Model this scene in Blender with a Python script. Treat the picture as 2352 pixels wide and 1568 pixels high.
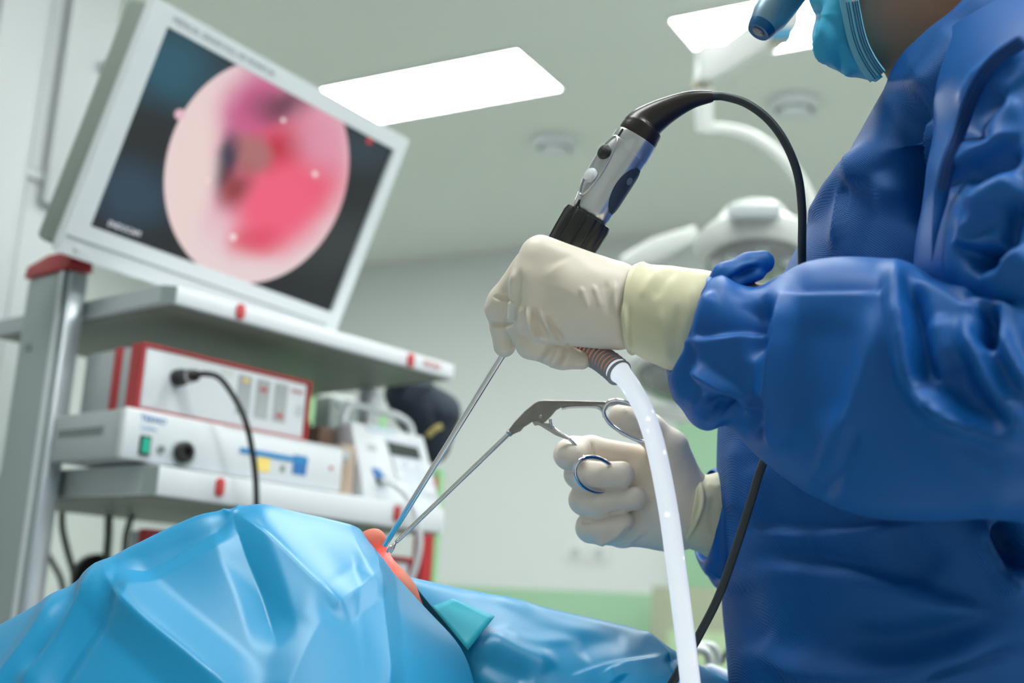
import bpy, bmesh, math, random
import numpy as np
from mathutils import Vector, Matrix
random.seed(3); rng = np.random.default_rng(5)
for _o in list(bpy.data.objects): bpy.data.objects.remove(_o, do_unlink=True)
SC = bpy.context.scene
COL = SC.collection

# ------------------------------------------------------------------ camera
FPX = 2845.0; PITCH = math.radians(12.84); ROLL = math.radians(3.307); CAMZ = 1.20
_f = np.array([0, math.cos(PITCH), math.sin(PITCH)]); _u = np.array([0, -math.sin(PITCH), math.cos(PITCH)]); _r = np.array([1., 0, 0])
CR = _r*math.cos(ROLL)+_u*math.sin(ROLL); CU = _u*math.cos(ROLL)-_r*math.sin(ROLL); CF = _f
C0 = np.array([0, 0, CAMZ])
cam_d = bpy.data.cameras.new('camera'); cam = bpy.data.objects.new('camera', cam_d); COL.objects.link(cam)
cam_d.sensor_width = 36; cam_d.lens = 36*FPX/2352; cam_d.clip_start = .05
M = Matrix.Identity(4)
for i in range(3): M[i][0] = CR[i]; M[i][1] = CU[i]; M[i][2] = -CF[i]; M[i][3] = C0[i]
cam.matrix_world = M
cam_d.dof.use_dof = True; cam_d.dof.focus_distance = .95; cam_d.dof.aperture_fstop = 4.2
SC.camera = cam
# ------------------------------------------------------------------ world, exposure
W = bpy.data.worlds.new('world'); SC.world = W; W.use_nodes = True
W.node_tree.nodes['Background'].inputs[0].default_value = (.75, .85, .9, 1); W.node_tree.nodes['Background'].inputs[1].default_value = .05
SC.view_settings.view_transform = 'Standard'; SC.view_settings.look = 'None'; SC.view_settings.gamma = 1
SC.view_settings.use_curve_mapping = False; SC.view_settings.exposure = 0.0
PANEL_POWER = 23.0      # radiance of the ceiling light panels

# ------------------------------------------------------------------ geometry helpers
def ray(px, py): return CF+CR*((px-1176)/FPX)+CU*((784-py)/FPX)
def P(px, py, d): return C0+ray(px, py)*d
def proj(p):
    q = np.asarray(p)-C0; d = q@CF
    return np.stack([1176+FPX*(q@CR)/d, 784-FPX*(q@CU)/d, d], -1)
def hitplane(px, py, o, n):
    r = ray(px, py); return C0+r*(np.dot(np.asarray(o)-C0, n)/np.dot(r, n))
YC = math.radians(40.55); YR = math.radians(29.81)
U_ = np.array([math.sin(YC), math.cos(YC), 0]); V_ = np.array([-math.cos(YC), math.sin(YC), 0]); Z_ = np.array([0, 0, 1.])
RD = np.array([math.sin(YR), math.cos(YR), 0]); RL = np.array([-math.cos(YR), math.sin(YR), 0])
X_ = np.array([1., 0, 0]); Y_ = np.array([0, 1., 0])
def unit(v): v = np.asarray(v, float); return v/np.linalg.norm(v)

ORG = {}
def lin(c):
    return tuple(((x/255)/12.92 if x/255 <= .04045 else ((x/255+.055)/1.055)**2.4) for x in c)
def tag(o, label=None, cat=None, group=None, kind=None):
    if label: o['label'] = label
    if cat: o['category'] = cat
    if group: o['group'] = group
    if kind: o['kind'] = kind
    return o
def thing(name, loc, label, cat, group=None):
    o = bpy.data.objects.new(name, None); COL.objects.link(o); o.location = loc; o.empty_display_size = .03
    ORG[o] = np.array(loc, float); return tag(o, label, cat, group)
def mobj(name, V, F, m, parent=None, smooth=True, angle=None, bevel=0):
    V = np.asarray(V, float)
    if parent is not None: org = ORG[parent]
    else: org = np.array([V[:, 0].mean(), V[:, 1].mean(), V[:, 2].min()])
    me = bpy.data.meshes.new(name)
    me.from_pydata((V-org).tolist(), [], [tuple(int(i) for i in f) for f in F]); me.update()
    bm = bmesh.new(); bm.from_mesh(me); bmesh.ops.recalc_face_normals(bm, faces=bm.faces)
    if bevel: bmesh.ops.bevel(bm, geom=[e for e in bm.edges if len(e.link_faces) == 2 and e.calc_face_angle(0) > .6], offset=bevel, segments=2, affect='EDGES', profile=.5)
    bm.to_mesh(me); bm.free()
    if m: me.materials.append(m)
    if smooth:
        me.polygons.foreach_set('use_smooth', [True]*len(me.polygons))
        if angle is not None or bevel: me.set_sharp_from_angle(angle=math.radians(angle or 40))
    o = bpy.data.objects.new(name, me); COL.objects.link(o)
    if parent is not None: o.parent = parent
    else: o.location = org
    ORG[o] = org
    return o
def boxv(o, ax, lo, hi):
    a, b, c = ax; V = []
    for k in (0, 1):
        for j in (0, 1):
            for i in (0, 1):
                V.append(np.asarray(o)+a*(hi[0] if i else lo[0])+b*(hi[1] if j else lo[1])+c*(hi[2] if k else lo[2]))
    return V, [(0, 1, 3, 2), (4, 6, 7, 5), (0, 4, 5, 1), (2, 3, 7, 6), (0, 2, 6, 4), (1, 5, 7, 3)]
def box(name, o, ax, lo, hi, m, parent=None, bevel=.002):
    V, F = boxv(o, ax, lo, hi); return mobj(name, V, F, m, parent, True, 40, bevel)
def prism(name, pts, ext, m, parent=None, bevel=0, angle=35):
    """pts: list of 3D points (planar polygon), ext: extrusion vector"""
    n = len(pts); V = [np.asarray(p) for p in pts]+[np.asarray(p)+ext for p in pts]
    F = [tuple(range(n)), tuple(range(n, 2*n))]+[(i, (i+1) % n, n+(i+1) % n, n+i) for i in range(n)]
    return mobj(name, V, F, m, parent, True, angle, bevel)
def cr(pts, n=12, closed=False):
    """Catmull-Rom resample of a list of vectors"""
    P_ = np.asarray(pts, float); N = len(P_); out = []
    seg = N if closed else N-1
    for i in range(seg):
        if closed: p0, p1, p2, p3 = P_[i-1], P_[i], P_[(i+1) % N], P_[(i+2) % N]
        else:
            p1, p2 = P_[i], P_[i+1]; p0 = P_[i-1] if i else 2*p1-p2; p3 = P_[i+2] if i+2 < N else 2*p2-p1
        for t in np.linspace(0, 1, n, endpoint=False):
            out.append(.5*((2*p1)+(-p0+p2)*t+(2*p0-5*p1+4*p2-p3)*t*t+(-p0+3*p1-3*p2+p3)*t**3))
    if not closed: out.append(P_[-1])
    return np.array(out)
def grid_faces(nr, nc, closed=True, caps=False):
    F = []
    for i in range(nr-1):
        for j in range(nc if closed else nc-1):
            k = (j+1) % nc; F.append((i*nc+j, i*nc+k, (i+1)*nc+k, (i+1)*nc+j))
    if caps: F.append(tuple(range(nc))); F.append(tuple(range((nr-1)*nc, nr*nc)))
    return F
def tubev(path, rad, n=12, closed=False):
    path = np.asarray(path, float); N = len(path); rad = np.broadcast_to(np.asarray(rad, float), (N,))
    T = np.gradient(path, axis=0)
    if closed: T = np.roll(path, -1, 0)-np.roll(path, 1, 0)
    T /= np.linalg.norm(T, axis=1)[:, None]+1e-12
    a = unit(np.cross(T[0], [.31, .52, .79])); V = []
    for i in range(N):
        a = unit(a-T[i]*(a@T[i])); b = np.cross(T[i], a)
        for j in range(n):
            th = 2*math.pi*j/n; V.append(path[i]+rad[i]*(a*math.cos(th)+b*math.sin(th)))
    F = grid_faces(N, n, True, not closed)
    if closed:
        # align last ring to first: nearest offset
        last = np.array(V[-n:]); k = int(np.argmin(np.linalg.norm(last-V[0], axis=1)))
        F += [((N-1)*n+(j+k) % n, (N-1)*n+(j+k+1) % n, (j+1) % n, j) for j in range(n)]
    return V, F
def tube(name, path, rad, m, parent=None, n=12, closed=False):
    V, F = tubev(path, rad, n, closed); return mobj(name, V, F, m, parent, True, 50)
def lathe(name, o, axis, prof, m, parent=None, n=32, flute=None, ref=None, angle=35):
    """prof: list of (t along axis, radius)"""
    axis = unit(axis); a = unit(np.cross(axis, ref if ref is not None else [.3, .5, .81])); b = np.cross(axis, a); V = []
    for t, r in prof:
        for j in range(n):
            th = 2*math.pi*j/n; rr = r*(flute(th) if flute else 1)
            V.append(np.asarray(o)+axis*t+rr*(a*math.cos(th)+b*math.sin(th)))
    return mobj(name, V, grid_faces(len(prof), n, True, True), m, parent, True, angle)
def join(parts):
    V, F = [], []
    for v, f in parts:
        k = len(V); V += list(v); F += [tuple(i+k for i in q) for q in f]
    return V, F
def vnormals(V, F):
    V = np.asarray(V); N = np.zeros_like(V)
    Q = np.array([f if len(f) == 4 else (f[0], f[1], f[2], f[2]) for f in F if len(f) <= 4])
    n = np.cross(V[Q[:, 2]]-V[Q[:, 0]], V[Q[:, 3]]-V[Q[:, 1]])
    z = np.linalg.norm(n, axis=1) < 1e-14
    n[z] = np.cross(V[Q[z, 1]]-V[Q[z, 0]], V[Q[z, 2]]-V[Q[z, 0]])
    for k in range(4): np.add.at(N, Q[:, k], n)
    return N/(np.linalg.norm(N, axis=1)[:, None]+1e-15)
def folds(V, F, L, outward=None, facing=True):
    """press cloth folds into a surface. L: (kind, [(px,py)...], width px, height mm): kind r = rounded ridge / valley, s = crease step, t = sharp ridge"""
    V = np.asarray(V, float).copy(); N = vnormals(V, F)
    c = V.mean(0) if outward is None else np.asarray(outward)
    if ((V-c)*N).sum() < 0: N = -N
    q = proj(V); D = np.zeros(len(V)); fac = ((C0-V)*N).sum(1)/np.linalg.norm(C0-V, axis=1)
    g = np.clip((fac+.15)/.3, 0, 1) if facing else np.ones(len(V))
    for kind, pts, w, h in L:
        pts = cr(np.asarray(pts, float), 8) if len(pts) > 2 else np.asarray(pts, float)
        best = np.full(len(V), 1e9); sg = np.zeros(len(V)); tt = np.zeros(len(V))
        ln = np.concatenate([[0], np.cumsum(np.linalg.norm(np.diff(pts, axis=0), axis=1))])
        for i in range(len(pts)-1):
            a, b = pts[i], pts[i+1]; ab = b-a; L2 = ab@ab+1e-9
            t = np.clip(((q[:, :2]-a)@ab)/L2, 0, 1); r = q[:, :2]-a-t[:, None]*ab
            d = np.hypot(r[:, 0], r[:, 1]); k = d < best
            best[k] = d[k]; sg[k] = np.sign(ab[0]*r[:, 1]-ab[1]*r[:, 0])[k]; tt[k] = ((ln[i]+t*math.sqrt(L2))/ln[-1])[k]
        tap = np.clip(np.minimum(tt, 1-tt)*4, 0, 1); tap = tap*tap*(3-2*tap)
        if kind == 'r': e = np.exp(-(best/(w*(.55+.45*tap)))**2)
        elif kind == 'p': e = np.clip(1-best/w, 0, 1); e = np.where(e < .25, e*e*2, e-.125)
        elif kind == 't': e = np.exp(-best/w*1.4)
        else: e = .5*np.tanh(sg*best/(w*.18))*np.exp(-best/w)
        D += h*.001*e*tap
    return V+N*(D*g)[:, None]
def wrinkle(V, F, amp, freqs, seed=0, stretch=(1, 1, 1)):
    """irregular soft unevenness of cloth or latex"""
    V = np.asarray(V, float); N = vnormals(V, F); r = np.random.default_rng(seed); D = np.zeros(len(V))
    for f in freqs:
        for _ in range(5):
            k = r.normal(size=3)*np.asarray(stretch); k = k/np.linalg.norm(k)*f*r.uniform(.7, 1.3)
            D += np.sin(V@k*6.283+r.uniform(0, 6.28))*(freqs[0]/f)**.8/5
    return V+N*(D*amp)[:, None]
def surfnet(fn, lo, hi, h):
    ax = [np.arange(lo[i], hi[i]+h, h, dtype=np.float32) for i in range(3)]
    X, Y, Z = np.meshgrid(*ax, indexing='ij'); v = fn(X, Y, Z)
    nx, ny, nz = v.shape; s = v < 0
    cs = np.zeros((nx-1, ny-1, nz-1), np.int8)
    for i in (0, 1):
        for j in (0, 1):
            for k in (0, 1): cs += s[i:nx-1+i, j:ny-1+j, k:nz-1+k]
    act = (cs > 0) & (cs < 8); idx = -np.ones(act.shape, np.int64); C = np.argwhere(act); idx[act] = np.arange(len(C))
    acc = np.zeros((len(C), 3)); cnt = np.zeros(len(C)); cor = [(i, j, k) for i in (0, 1) for j in (0, 1) for k in (0, 1)]
    for a in cor:
        for b in cor:
            if sum(abs(np.array(a)-b)) == 1 and a < b:
                va = v[C[:, 0]+a[0], C[:, 1]+a[1], C[:, 2]+a[2]]; vb = v[C[:, 0]+b[0], C[:, 1]+b[1], C[:, 2]+b[2]]
                m = (va < 0) != (vb < 0); t = np.where(m, va/np.where(m, va-vb, 1), 0)
                p = np.array(a)+t[:, None]*(np.array(b)-np.array(a)); acc += p*m[:, None]; cnt += m
    Vt = (C+acc/cnt[:, None])*h+np.array(lo); F = []
    def quads(axis):
        sl = [slice(None)]*3; s2 = [slice(None)]*3; sl[axis] = slice(0, -1); s2[axis] = slice(1, None)
        e = np.argwhere(s[tuple(sl)] != s[tuple(s2)]); o1, o2 = [i for i in range(3) if i != axis]
        e = e[(e[:, o1] > 0) & (e[:, o2] > 0) & (e[:, o1] < v.shape[o1]-1) & (e[:, o2] < v.shape[o2]-1)]
        fl = s[tuple(e.T)]
        def ix(d1, d2): q = e.copy(); q[:, o1] -= d1; q[:, o2] -= d2; return idx[tuple(q.T)]
        f = np.stack([ix(0, 0), ix(1, 0), ix(1, 1), ix(0, 1)], 1)
        if axis == 1: fl = ~fl
        f[~fl] = f[~fl][:, ::-1]; return f
    for a in range(3): F += quads(a).tolist()
    return Vt, F
def smin(a, b, k):
    h = np.clip(.5+.5*(b-a)/k, 0, 1); return b+(a-b)*h-k*h*(1-h)
def prim(p, X, Y, Z):
    if p[0] == 'c':
        a = np.array(p[1], np.float32); b = np.array(p[3], np.float32); ab = b-a
        t = np.clip(((X-a[0])*ab[0]+(Y-a[1])*ab[1]+(Z-a[2])*ab[2])/(ab@ab+1e-6), 0, 1)
        return np.sqrt((X-a[0]-t*ab[0])**2+(Y-a[1]-t*ab[1])**2+(Z-a[2]-t*ab[2])**2)-(p[2]+t*(p[4]-p[2]))
    c, r = p[1], p[2]
    k0 = np.sqrt(((X-c[0])/r[0])**2+((Y-c[1])/r[1])**2+((Z-c[2])/r[2])**2)
    return (k0-1)*min(r)
def chain(pts):
    return [('c', pts[i][:3], pts[i][3], pts[i+1][:3], pts[i+1][3]) for i in range(len(pts)-1)]
def sdf_groups(groups, cuts=()):
    """groups: list of (k_inside, k_with_rest, [prims])"""
    def fn(X, Y, Z):
        tot = None
        for ki, kr, ps in groups:
            g = None
            for p in ps:
                d = prim(p, X, Y, Z); g = d if g is None else smin(g, d, ki)
            tot = g if tot is None else smin(tot, g, kr)
        for p, k in cuts: tot = -smin(-tot, prim(p, X, Y, Z), k)
        return tot
    return fn
class Px:
    """metric frame parallel to the picture plane at depth d0, in units of one pixel at that depth"""
    def __init__(s, px, py, d): s.c = (px, py); s.o = P(px, py, d); s.s = d/FPX
    def w(s, V):
        V = np.asarray(V, float)
        return s.o+((V[..., 0:1]-s.c[0])*CR-(V[..., 1:2]-s.c[1])*CU+V[..., 2:3]*CF)*s.s
def text(name, s, o, right, up, size, m, parent=None, depth=.0004):
    cu = bpy.data.curves.new(name, 'FONT'); cu.body = s; cu.size = size; cu.extrude = depth; cu.resolution_u = 2
    t = bpy.data.objects.new(name, cu); COL.objects.link(t)
    me = bpy.data.meshes.new_from_object(t.evaluated_get(bpy.context.evaluated_depsgraph_get()))
    V = np.array([v.co[:] for v in me.vertices]); F = [tuple(p.vertices) for p in me.polygons]
    bpy.data.objects.remove(t); bpy.data.curves.remove(cu); bpy.data.meshes.remove(me)
    right = unit(right); up = unit(up); n = np.cross(right, up)
    return mobj(name, np.asarray(o)+V[:, 0:1]*right+V[:, 1:2]*up+V[:, 2:3]*n, F, m, parent, False)
# ------------------------------------------------------------------ materials
MATS = {}
def mat(name, col, rough=.5, metal=0, spec=.5, bump=0, bscale=200, var=0, vscale=8, trans=0, emit=None, es=1, coat=0, sheen=0, weave=0, sss=0, sscol=None, alpha=1, bdist=.001, srad=(.01, .004, .002)):
    m = bpy.data.materials.new(name); m.use_nodes = True; nt = m.node_tree; b = nt.nodes['Principled BSDF']; N = nt.nodes; Lk = nt.links
    c = lin(col); b.inputs['Base Color'].default_value = (*c, 1); b.inputs['Roughness'].default_value = rough
    b.inputs['Metallic'].default_value = metal; b.inputs['Specular IOR Level'].default_value = spec
    b.inputs['Transmission Weight'].default_value = trans; b.inputs['Coat Weight'].default_value = coat; b.inputs['Coat Roughness'].default_value = .15
    if sheen: b.inputs['Sheen Weight'].default_value = sheen
    if sss:
        b.inputs['Subsurface Weight'].default_value = sss; b.inputs['Subsurface Radius'].default_value = srad; b.inputs['Subsurface Scale'].default_value = 1
    if emit: b.inputs['Emission Color'].default_value = (*lin(emit), 1); b.inputs['Emission Strength'].default_value = es
    tc = N.new('ShaderNodeTexCoord')
    if var:
        n = N.new('ShaderNodeTexNoise'); n.inputs['Scale'].default_value = vscale; n.inputs['Detail'].default_value = 4
        Lk.new(tc.outputs['Object'], n.inputs['Vector'])
        r = N.new('ShaderNodeMapRange'); r.inputs[3].default_value = 1-var; r.inputs[4].default_value = 1+var; Lk.new(n.outputs[0], r.inputs[0])
        x = N.new('ShaderNodeMix'); x.data_type = 'RGBA'; x.blend_type = 'MULTIPLY'; x.inputs[0].default_value = 1
        x.inputs['A'].default_value = (*c, 1) if False else (*c, 1); Lk.new(r.outputs[0], x.inputs['B']); Lk.new(x.outputs['Result'], b.inputs['Base Color'])
    h = None
    if bump:
        n = N.new('ShaderNodeTexNoise'); n.inputs['Scale'].default_value = bscale; n.inputs['Detail'].default_value = 3; Lk.new(tc.outputs['Object'], n.inputs['Vector']); h = n.outputs[0]
    if weave:
        w = N.new('ShaderNodeTexWave'); w.wave_type = 'BANDS'; w.bands_direction = 'X'; w.inputs['Scale'].default_value = weave; w.inputs['Distortion'].default_value = .0
        mpn = N.new('ShaderNodeMapping'); mpn.inputs['Rotation'].default_value = (0, math.radians(38), 0); Lk.new(tc.outputs['Object'], mpn.inputs['Vector']); Lk.new(mpn.outputs[0], w.inputs['Vector']); h = w.outputs['Fac'] if h is None else h
        rr = N.new('ShaderNodeMapRange'); rr.inputs[3].default_value = .92; rr.inputs[4].default_value = 1.08; Lk.new(w.outputs['Fac'], rr.inputs[0])
        x = N.new('ShaderNodeMix'); x.data_type = 'RGBA'; x.blend_type = 'MULTIPLY'; x.inputs[0].default_value = 1
        src = b.inputs['Base Color'].links
        if src: Lk.new(src[0].from_socket, x.inputs['A'])
        else: x.inputs['A'].default_value = (*c, 1)
        Lk.new(rr.outputs[0], x.inputs['B']); Lk.new(x.outputs['Result'], b.inputs['Base Color'])
    if h is not None:
        bp = N.new('ShaderNodeBump'); bp.inputs['Strength'].default_value = bump or .25; bp.inputs['Distance'].default_value = bdist
        Lk.new(h, bp.inputs['Height']); Lk.new(bp.outputs[0], b.inputs['Normal'])
    MATS[name] = m; return m
m_ceil = mat('ceiling_paint', (224, 229, 223), .75, var=.02, vscale=2)
m_wall = mat('wall_paint', (208, 213, 212), .65, var=.015, vscale=3)
m_green = mat('green_wall_paint', (146, 186, 152), .5, var=.02, vscale=3)
m_floor = mat('floor_vinyl', (190, 190, 186), .45, var=.05, vscale=6)
m_white = mat('white_enamel', (216, 220, 224), .35)
m_offw = mat('offwhite_plastic', (214, 218, 216), .45)
m_lgrey = mat('light_grey_metal', (176, 184, 186), .4)
m_mgrey = mat('grey_metal', (128, 138, 136), .45)
m_dgrey = mat('dark_grey_plastic', (52, 56, 56), .5)
m_black = mat('black_plastic', (22, 22, 23), .4)
m_red = mat('red_plastic', (176, 44, 50), .4)
m_steel = mat('steel', (205, 205, 208), .2, 1, var=.05, vscale=60)
m_chrome = mat('polished_steel', (222, 222, 226), .12, 1)
def room(a, b, z): return RL*a+RD*b+Z_*z
H = 2.9; WB = 4.77
A0, A1, B0, B1 = -2.6, 4.4, -2.2, WB
RAX = (RL, RD, Z_); OO = np.zeros(3)
def struct(name, lo, hi, m, label): return tag(box(name, OO, RAX, lo, hi, m, None, 0), label, 'room', kind='structure')
def st(o, label=None):
    o['kind'] = 'structure'
    if label: o['label'] = label
    return o
st(box('floor', OO, RAX, (A0-.1, B0-.1, -.1), (A1+.1, B1+.1, 0), m_floor, None, 0), 'grey vinyl floor of the operating room')
st(box('ceiling', OO, RAX, (A0-.1, B0-.1, H+.0), (A1+.1, B1+.1, H+.1), m_ceil, None, 0), 'pale grey green painted ceiling')
st(box('wall_back', OO, RAX, (A0-.1, B1, 0), (A1+.1, B1+.1, H), m_wall, None, 0), 'white back wall above the green dado')
st(box('wall_right', OO, RAX, (A0-.1, B0, 0), (A0, B1, H), m_wall, None, 0), 'white side wall behind the surgeon')
st(box('wall_left', OO, RAX, (A1, B0, 0), (A1+.1, B1, H), m_wall, None, 0), 'white side wall behind the equipment')
st(box('wall_front', OO, RAX, (A0-.1, B0-.1, 0), (A1+.1, B0, H), m_wall, None, 0), 'white wall behind the camera')
st(box('trim_1', OO, RAX, (1.93, B1-.012, 0), (A1, B1-.0002, 1.352), m_green, None, .003), 'green dado panel along the lower back wall')
# green sliding door to the right of the dado
dr = box('door_1', OO, RAX, (.55, B1-.05, .0), (1.905, B1-.001, 2.09), m_green, None, .004); st(dr, 'tall green sliding door in the back wall')
box('door_rail', OO, RAX, (.4, B1-.07, 2.095), (1.93, B1-.002, 2.17), m_lgrey, dr, .004)
# wall sockets under the right hand
s = hitplane(1350, 1270, RD*(B1), RD); sa = float(s@RL)
ws = thing('wall_socket', room(sa, B1-.001, s[2]), 'faint white double wall socket on the back wall below the right glove', 'socket')
for k in (-.055, .055):
    pl = box('plate', room(sa+k, B1-.001, s[2]), RAX, (-.042, -.008, -.042), (.042, 0, .042), m_offw, ws, .003)
    lathe('recess', room(sa+k, B1-.0085, s[2]), -RD, [(0, .026), (.001, .026), (.0012, .022)], m_lgrey, pl, 20)
# near white partition with door leaf at the far left
q0 = P(260, 70, 2.8); pa = float(q0@RL); pb = float(q0@RD)
m_part = mat('partition_laminate', (186, 191, 192), .5)
wp = box('wall_partition', OO, RAX, (pa, pb-1.5, 0), (pa+.14, pb, H), m_part, None, .004); st(wp, 'white partition wall standing behind the monitor')
def pedge(px, py): return float(hitplane(px, py, q0, RL)@RD)
for (x0, y0, x1, dp, za, zb) in ((-60, 250, 52, .035, 0, H), (151, 20, 262, .022, 2.0, H-.03), (75, 150, 100, .006, 0, H)):
    b0, b1 = sorted((pedge(x0, y0), pedge(x1, y0)))
    box('panel', OO, RAX, (pa-dp, b0, za), (pa-.0005, b1, zb), m_part, wp, .006)
zz = float(hitplane(50, 390, q0, RL)[2])
box('rail', OO, RAX, (pa-.007, pb-1.4, zz-.012), (pa-.0006, pedge(190, 430), zz+.012), m_part, wp, .006)
lathe('hook', P(243, 155, 2.74)+RL*.0, -RL, [(-.06, .010), (.0, .010), (.004, .017), (.014, .017), (.018, .010)], m_white, wp, 20)

# ceiling light panels, a regular grid; two of them are in view
m_panel = mat('light_diffuser', (255, 255, 255), .5, emit=(248, 252, 250), es=PANEL_POWER)
m_frame = mat('light_frame', (235, 240, 238), .5)
for i in range(-3, 2):
    for j in range(-2, 1):
        a = 2.124+1.243*i; b = 3.132+1.3*j
        if a > A1-.4 or (i == 0 and j in (-1, -2)): continue
        if (i, j) == (0, 0): lab = 'long ceiling light panel right of the monitor'
        elif (i, j) == (-1, 0): lab = 'ceiling light panel above the lamp arm beside the mask'
        else: lab = 'ceiling light panel out of view'
        L = thing('ceiling_light', room(a, b, H-.012), lab, 'ceiling light', 'ceiling light panels')
        box('diffuser', room(a, b, H), RAX, (-.372, -.147, -.009), (.372, .147, -.004), m_panel, L, 0)
        fv = []
        for lo, hi in (((-.38, -.155, -.012), (.38, -.148, -.0005)), ((-.38, .148, -.012), (.38, .155, -.0005)), ((-.38, -.148, -.012), (-.373, .148, -.0005)), ((.373, -.148, -.012), (.38, .148, -.0005))):
            fv.append(boxv(room(a, b, H), RAX, lo, hi))
        V, F = join(fv); mobj('frame', V, F, m_frame, L, False)
# round ceiling diffusers
for (px, py, lab) in ((1275, 322, 'round white ceiling vent left of the endoscope camera'), (1825, 232, 'round white ceiling vent between the cable and the gown')):
    c = hitplane(px, py, (0, 0, H), Z_)
    v = thing('ceiling_vent', c-Z_*.03, lab, 'vent', 'round ceiling vents')
    lathe('outer_ring', c, -Z_, [(.0005, .084), (.022, .084), (.034, .076), (.034, .062), (.004, .056)], m_white, v, 40)
    lathe('centre_disc', c, -Z_, [(.001, .03), (.03, .03), (.036, .05), (.044, .05), (.05, .034), (.052, .004)], m_white, v, 40)

# surgical lamp on a ceiling arm, behind the surgeon
m_lens = mat('lamp_lens', (120, 124, 128), .12, var=.35, vscale=40, coat=1)
m_blue = mat('blue_label', (70, 140, 175), .5)
m_warm = mat('lamp_enamel', (202, 206, 203), .4)
m_brown = mat('brass_joint', (150, 146, 120), .5)
DL = 3.0
q = lambda x, y, d=DL: P(x, y, d)
base = np.array([*q(1612, 250)[:2], 2.2])
lamp = thing('surgical_lamp', base, 'white surgical lamp on a jointed arm behind the endoscope cable', 'surgical lamp')
# spring arm: tapered housing from the joint up to the top right
pr = [q(1600, 112), q(1655, 108), q(1720, 60), q(1745, 20), q(1800, -30), q(1832, 20), q(1828, 70), q(1800, 104), q(1740, 130), q(1680, 165), q(1630, 195), q(1600, 197)]
prism('spring_arm', [p-CF*.05 for p in pr], CF*.1, m_warm, lamp, .012, 50)
bl = prism('arm_cover', [p-CF*.062 for p in (q(1763, 78), q(1812, 78), q(1808, 104), q(1758, 104))], CF*.012, m_blue, lamp, .002)
prism('arm_strip', [p-CF*.058 for p in (q(1756, 105), q(1808, 105), q(1800, 116), q(1755, 117))], CF*.01, m_brown, lamp, .002)
ax = unit(q(1622, 310)-q(1618, 110))
lathe('joint_ring', q(1615, 190), ax, [(0, .024), (.001, .027), (.014, .027), (.015, .024)], m_brown, lamp, 28)
lathe('vertical_tube', q(1616, 200), ax, [(-.09, .02), (.0, .022), (.1, .022), (.112, .019), (.115, .01)], m_warm, lamp, 28)
pth = cr([q(1618, 298), q(1660, 298), q(1720, 312), q(1780, 350), q(1830, 405), q(1862, 470), q(1880, 560), q(1880, 640)], 8)
tube('curved_arm', pth, .016, m_warm, lamp, 14)
# lamp head
hc = q(1735, 590, 2.75); hn = unit(CF*.40-CU*.9-CR*.06)*1.0; hn = unit(-CF*.42-CU*.9-CR*.05)
lathe('lamp_head', hc, -hn, [(-.014, .10), (-.016, .118), (.0, .132), (.03, .138), (.045, .125), (.055, .09), (.085, .085), (.11, .07), (.122, .04), (.124, .005)], m_warm, lamp, 48, angle=30)
lens = lathe('lens', hc+hn*.016, hn, [(-.003, .104), (.0, .108), (.006, .1), (.012, .06), (.014, .004)], m_lens, lamp, 48)
t1 = unit(np.cross(hn, CF)); t2 = np.cross(hn, t1)
for k in range(12):
    an = k*math.pi/6; rr = .07 if k % 2 else .04
    lathe('led_cup', hc+hn*.026+(t1*math.cos(an)+t2*math.sin(an))*rr, hn, [(-.012, .012), (0, .014), (.003, .012), (.0, .003)], m_chrome, lens, 12)
box('handle_block', q(1725, 487, 2.62), (CR, CF, CU), (-.045, -.02, -.014), (.06, .03, .016), m_lgrey, lamp, .004)
prism('yoke', [q(1425, 590, 2.85), q(1500, 545, 2.85), q(1600, 515, 2.85), q(1605, 548, 2.85), q(1512, 600, 2.85), q(1430, 625, 2.85)], CF*.04, m_warm, lamp, .008)
# second lamp head, lower
base2 = q(1530, 880, 2.9)
lamp2 = thing('surgical_lamp', np.array([base2[0], base2[1], base2[2]-.1]), 'lower surgical lamp head peeking out below the yellow cuff', 'surgical lamp')
hn2 = unit(-CF*.55-CU*.8-CR*.25)
hc2 = q(1545, 865, 2.9)
lathe('lamp_head', hc2, -hn2, [(-.012, .075), (-.014, .092), (.0, .105), (.03, .108), (.05, .09), (.07, .04), (.072, .005)], m_warm, lamp2, 48)
l2 = lathe('lens', hc2+hn2*.013, hn2, [(-.003, .078), (.0, .082), (.008, .07), (.014, .004)], m_lens, lamp2, 48)
for k in range(8):
    an = k*math.pi/4
    lathe('led_cup', hc2+hn2*.02+(unit(np.cross(hn2, CF))*math.cos(an)+np.cross(hn2, unit(np.cross(hn2, CF)))*math.sin(an))*.05, hn2, [(-.01, .01), (0, .012), (.003, .01), (.0, .003)], m_chrome, l2, 12)
prism('support_rim', [q(1490, 930, 2.9), q(1600, 945, 2.9), q(1640, 945, 2.9), q(1640, 968, 2.9), q(1560, 972, 2.9), q(1500, 955, 2.9)], CF*.05, m_warm, lamp2, .006)
tube('arm', cr([q(1560, 850, 2.95), q(1640, 800, 3.0), q(1760, 760, 3.05), q(1900, 700, 3.1)], 8), .016, m_warm, lamp2, 12)
# grey cabinet against the green wall
g0 = hitplane(1497, 1345, RD*(B1-.3), RD); g1 = hitplane(1558, 1345, RD*(B1-.3), RD)
cabn = thing('storage_cabinet', room((g0@RL+g1@RL)/2, B1-.2, 0), 'grey green storage cabinet against the green wall behind the light cable', 'cabinet')
box('body', OO, RAX, (float(g1@RL)-.25, B1-.3, 0), (float(g0@RL), B1-.055, float(g0[2])), mat('cabinet_paint', (150, 158, 134), .5), cabn, .004)
box('door', OO, RAX, (float(g1@RL)-.24, B1-.318, .03), (float(g0@RL)-.075, B1-.301, float(g0[2])-.16), mat('cabinet_door_paint', (166, 190, 152), .5), cabn, .003)
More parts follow.
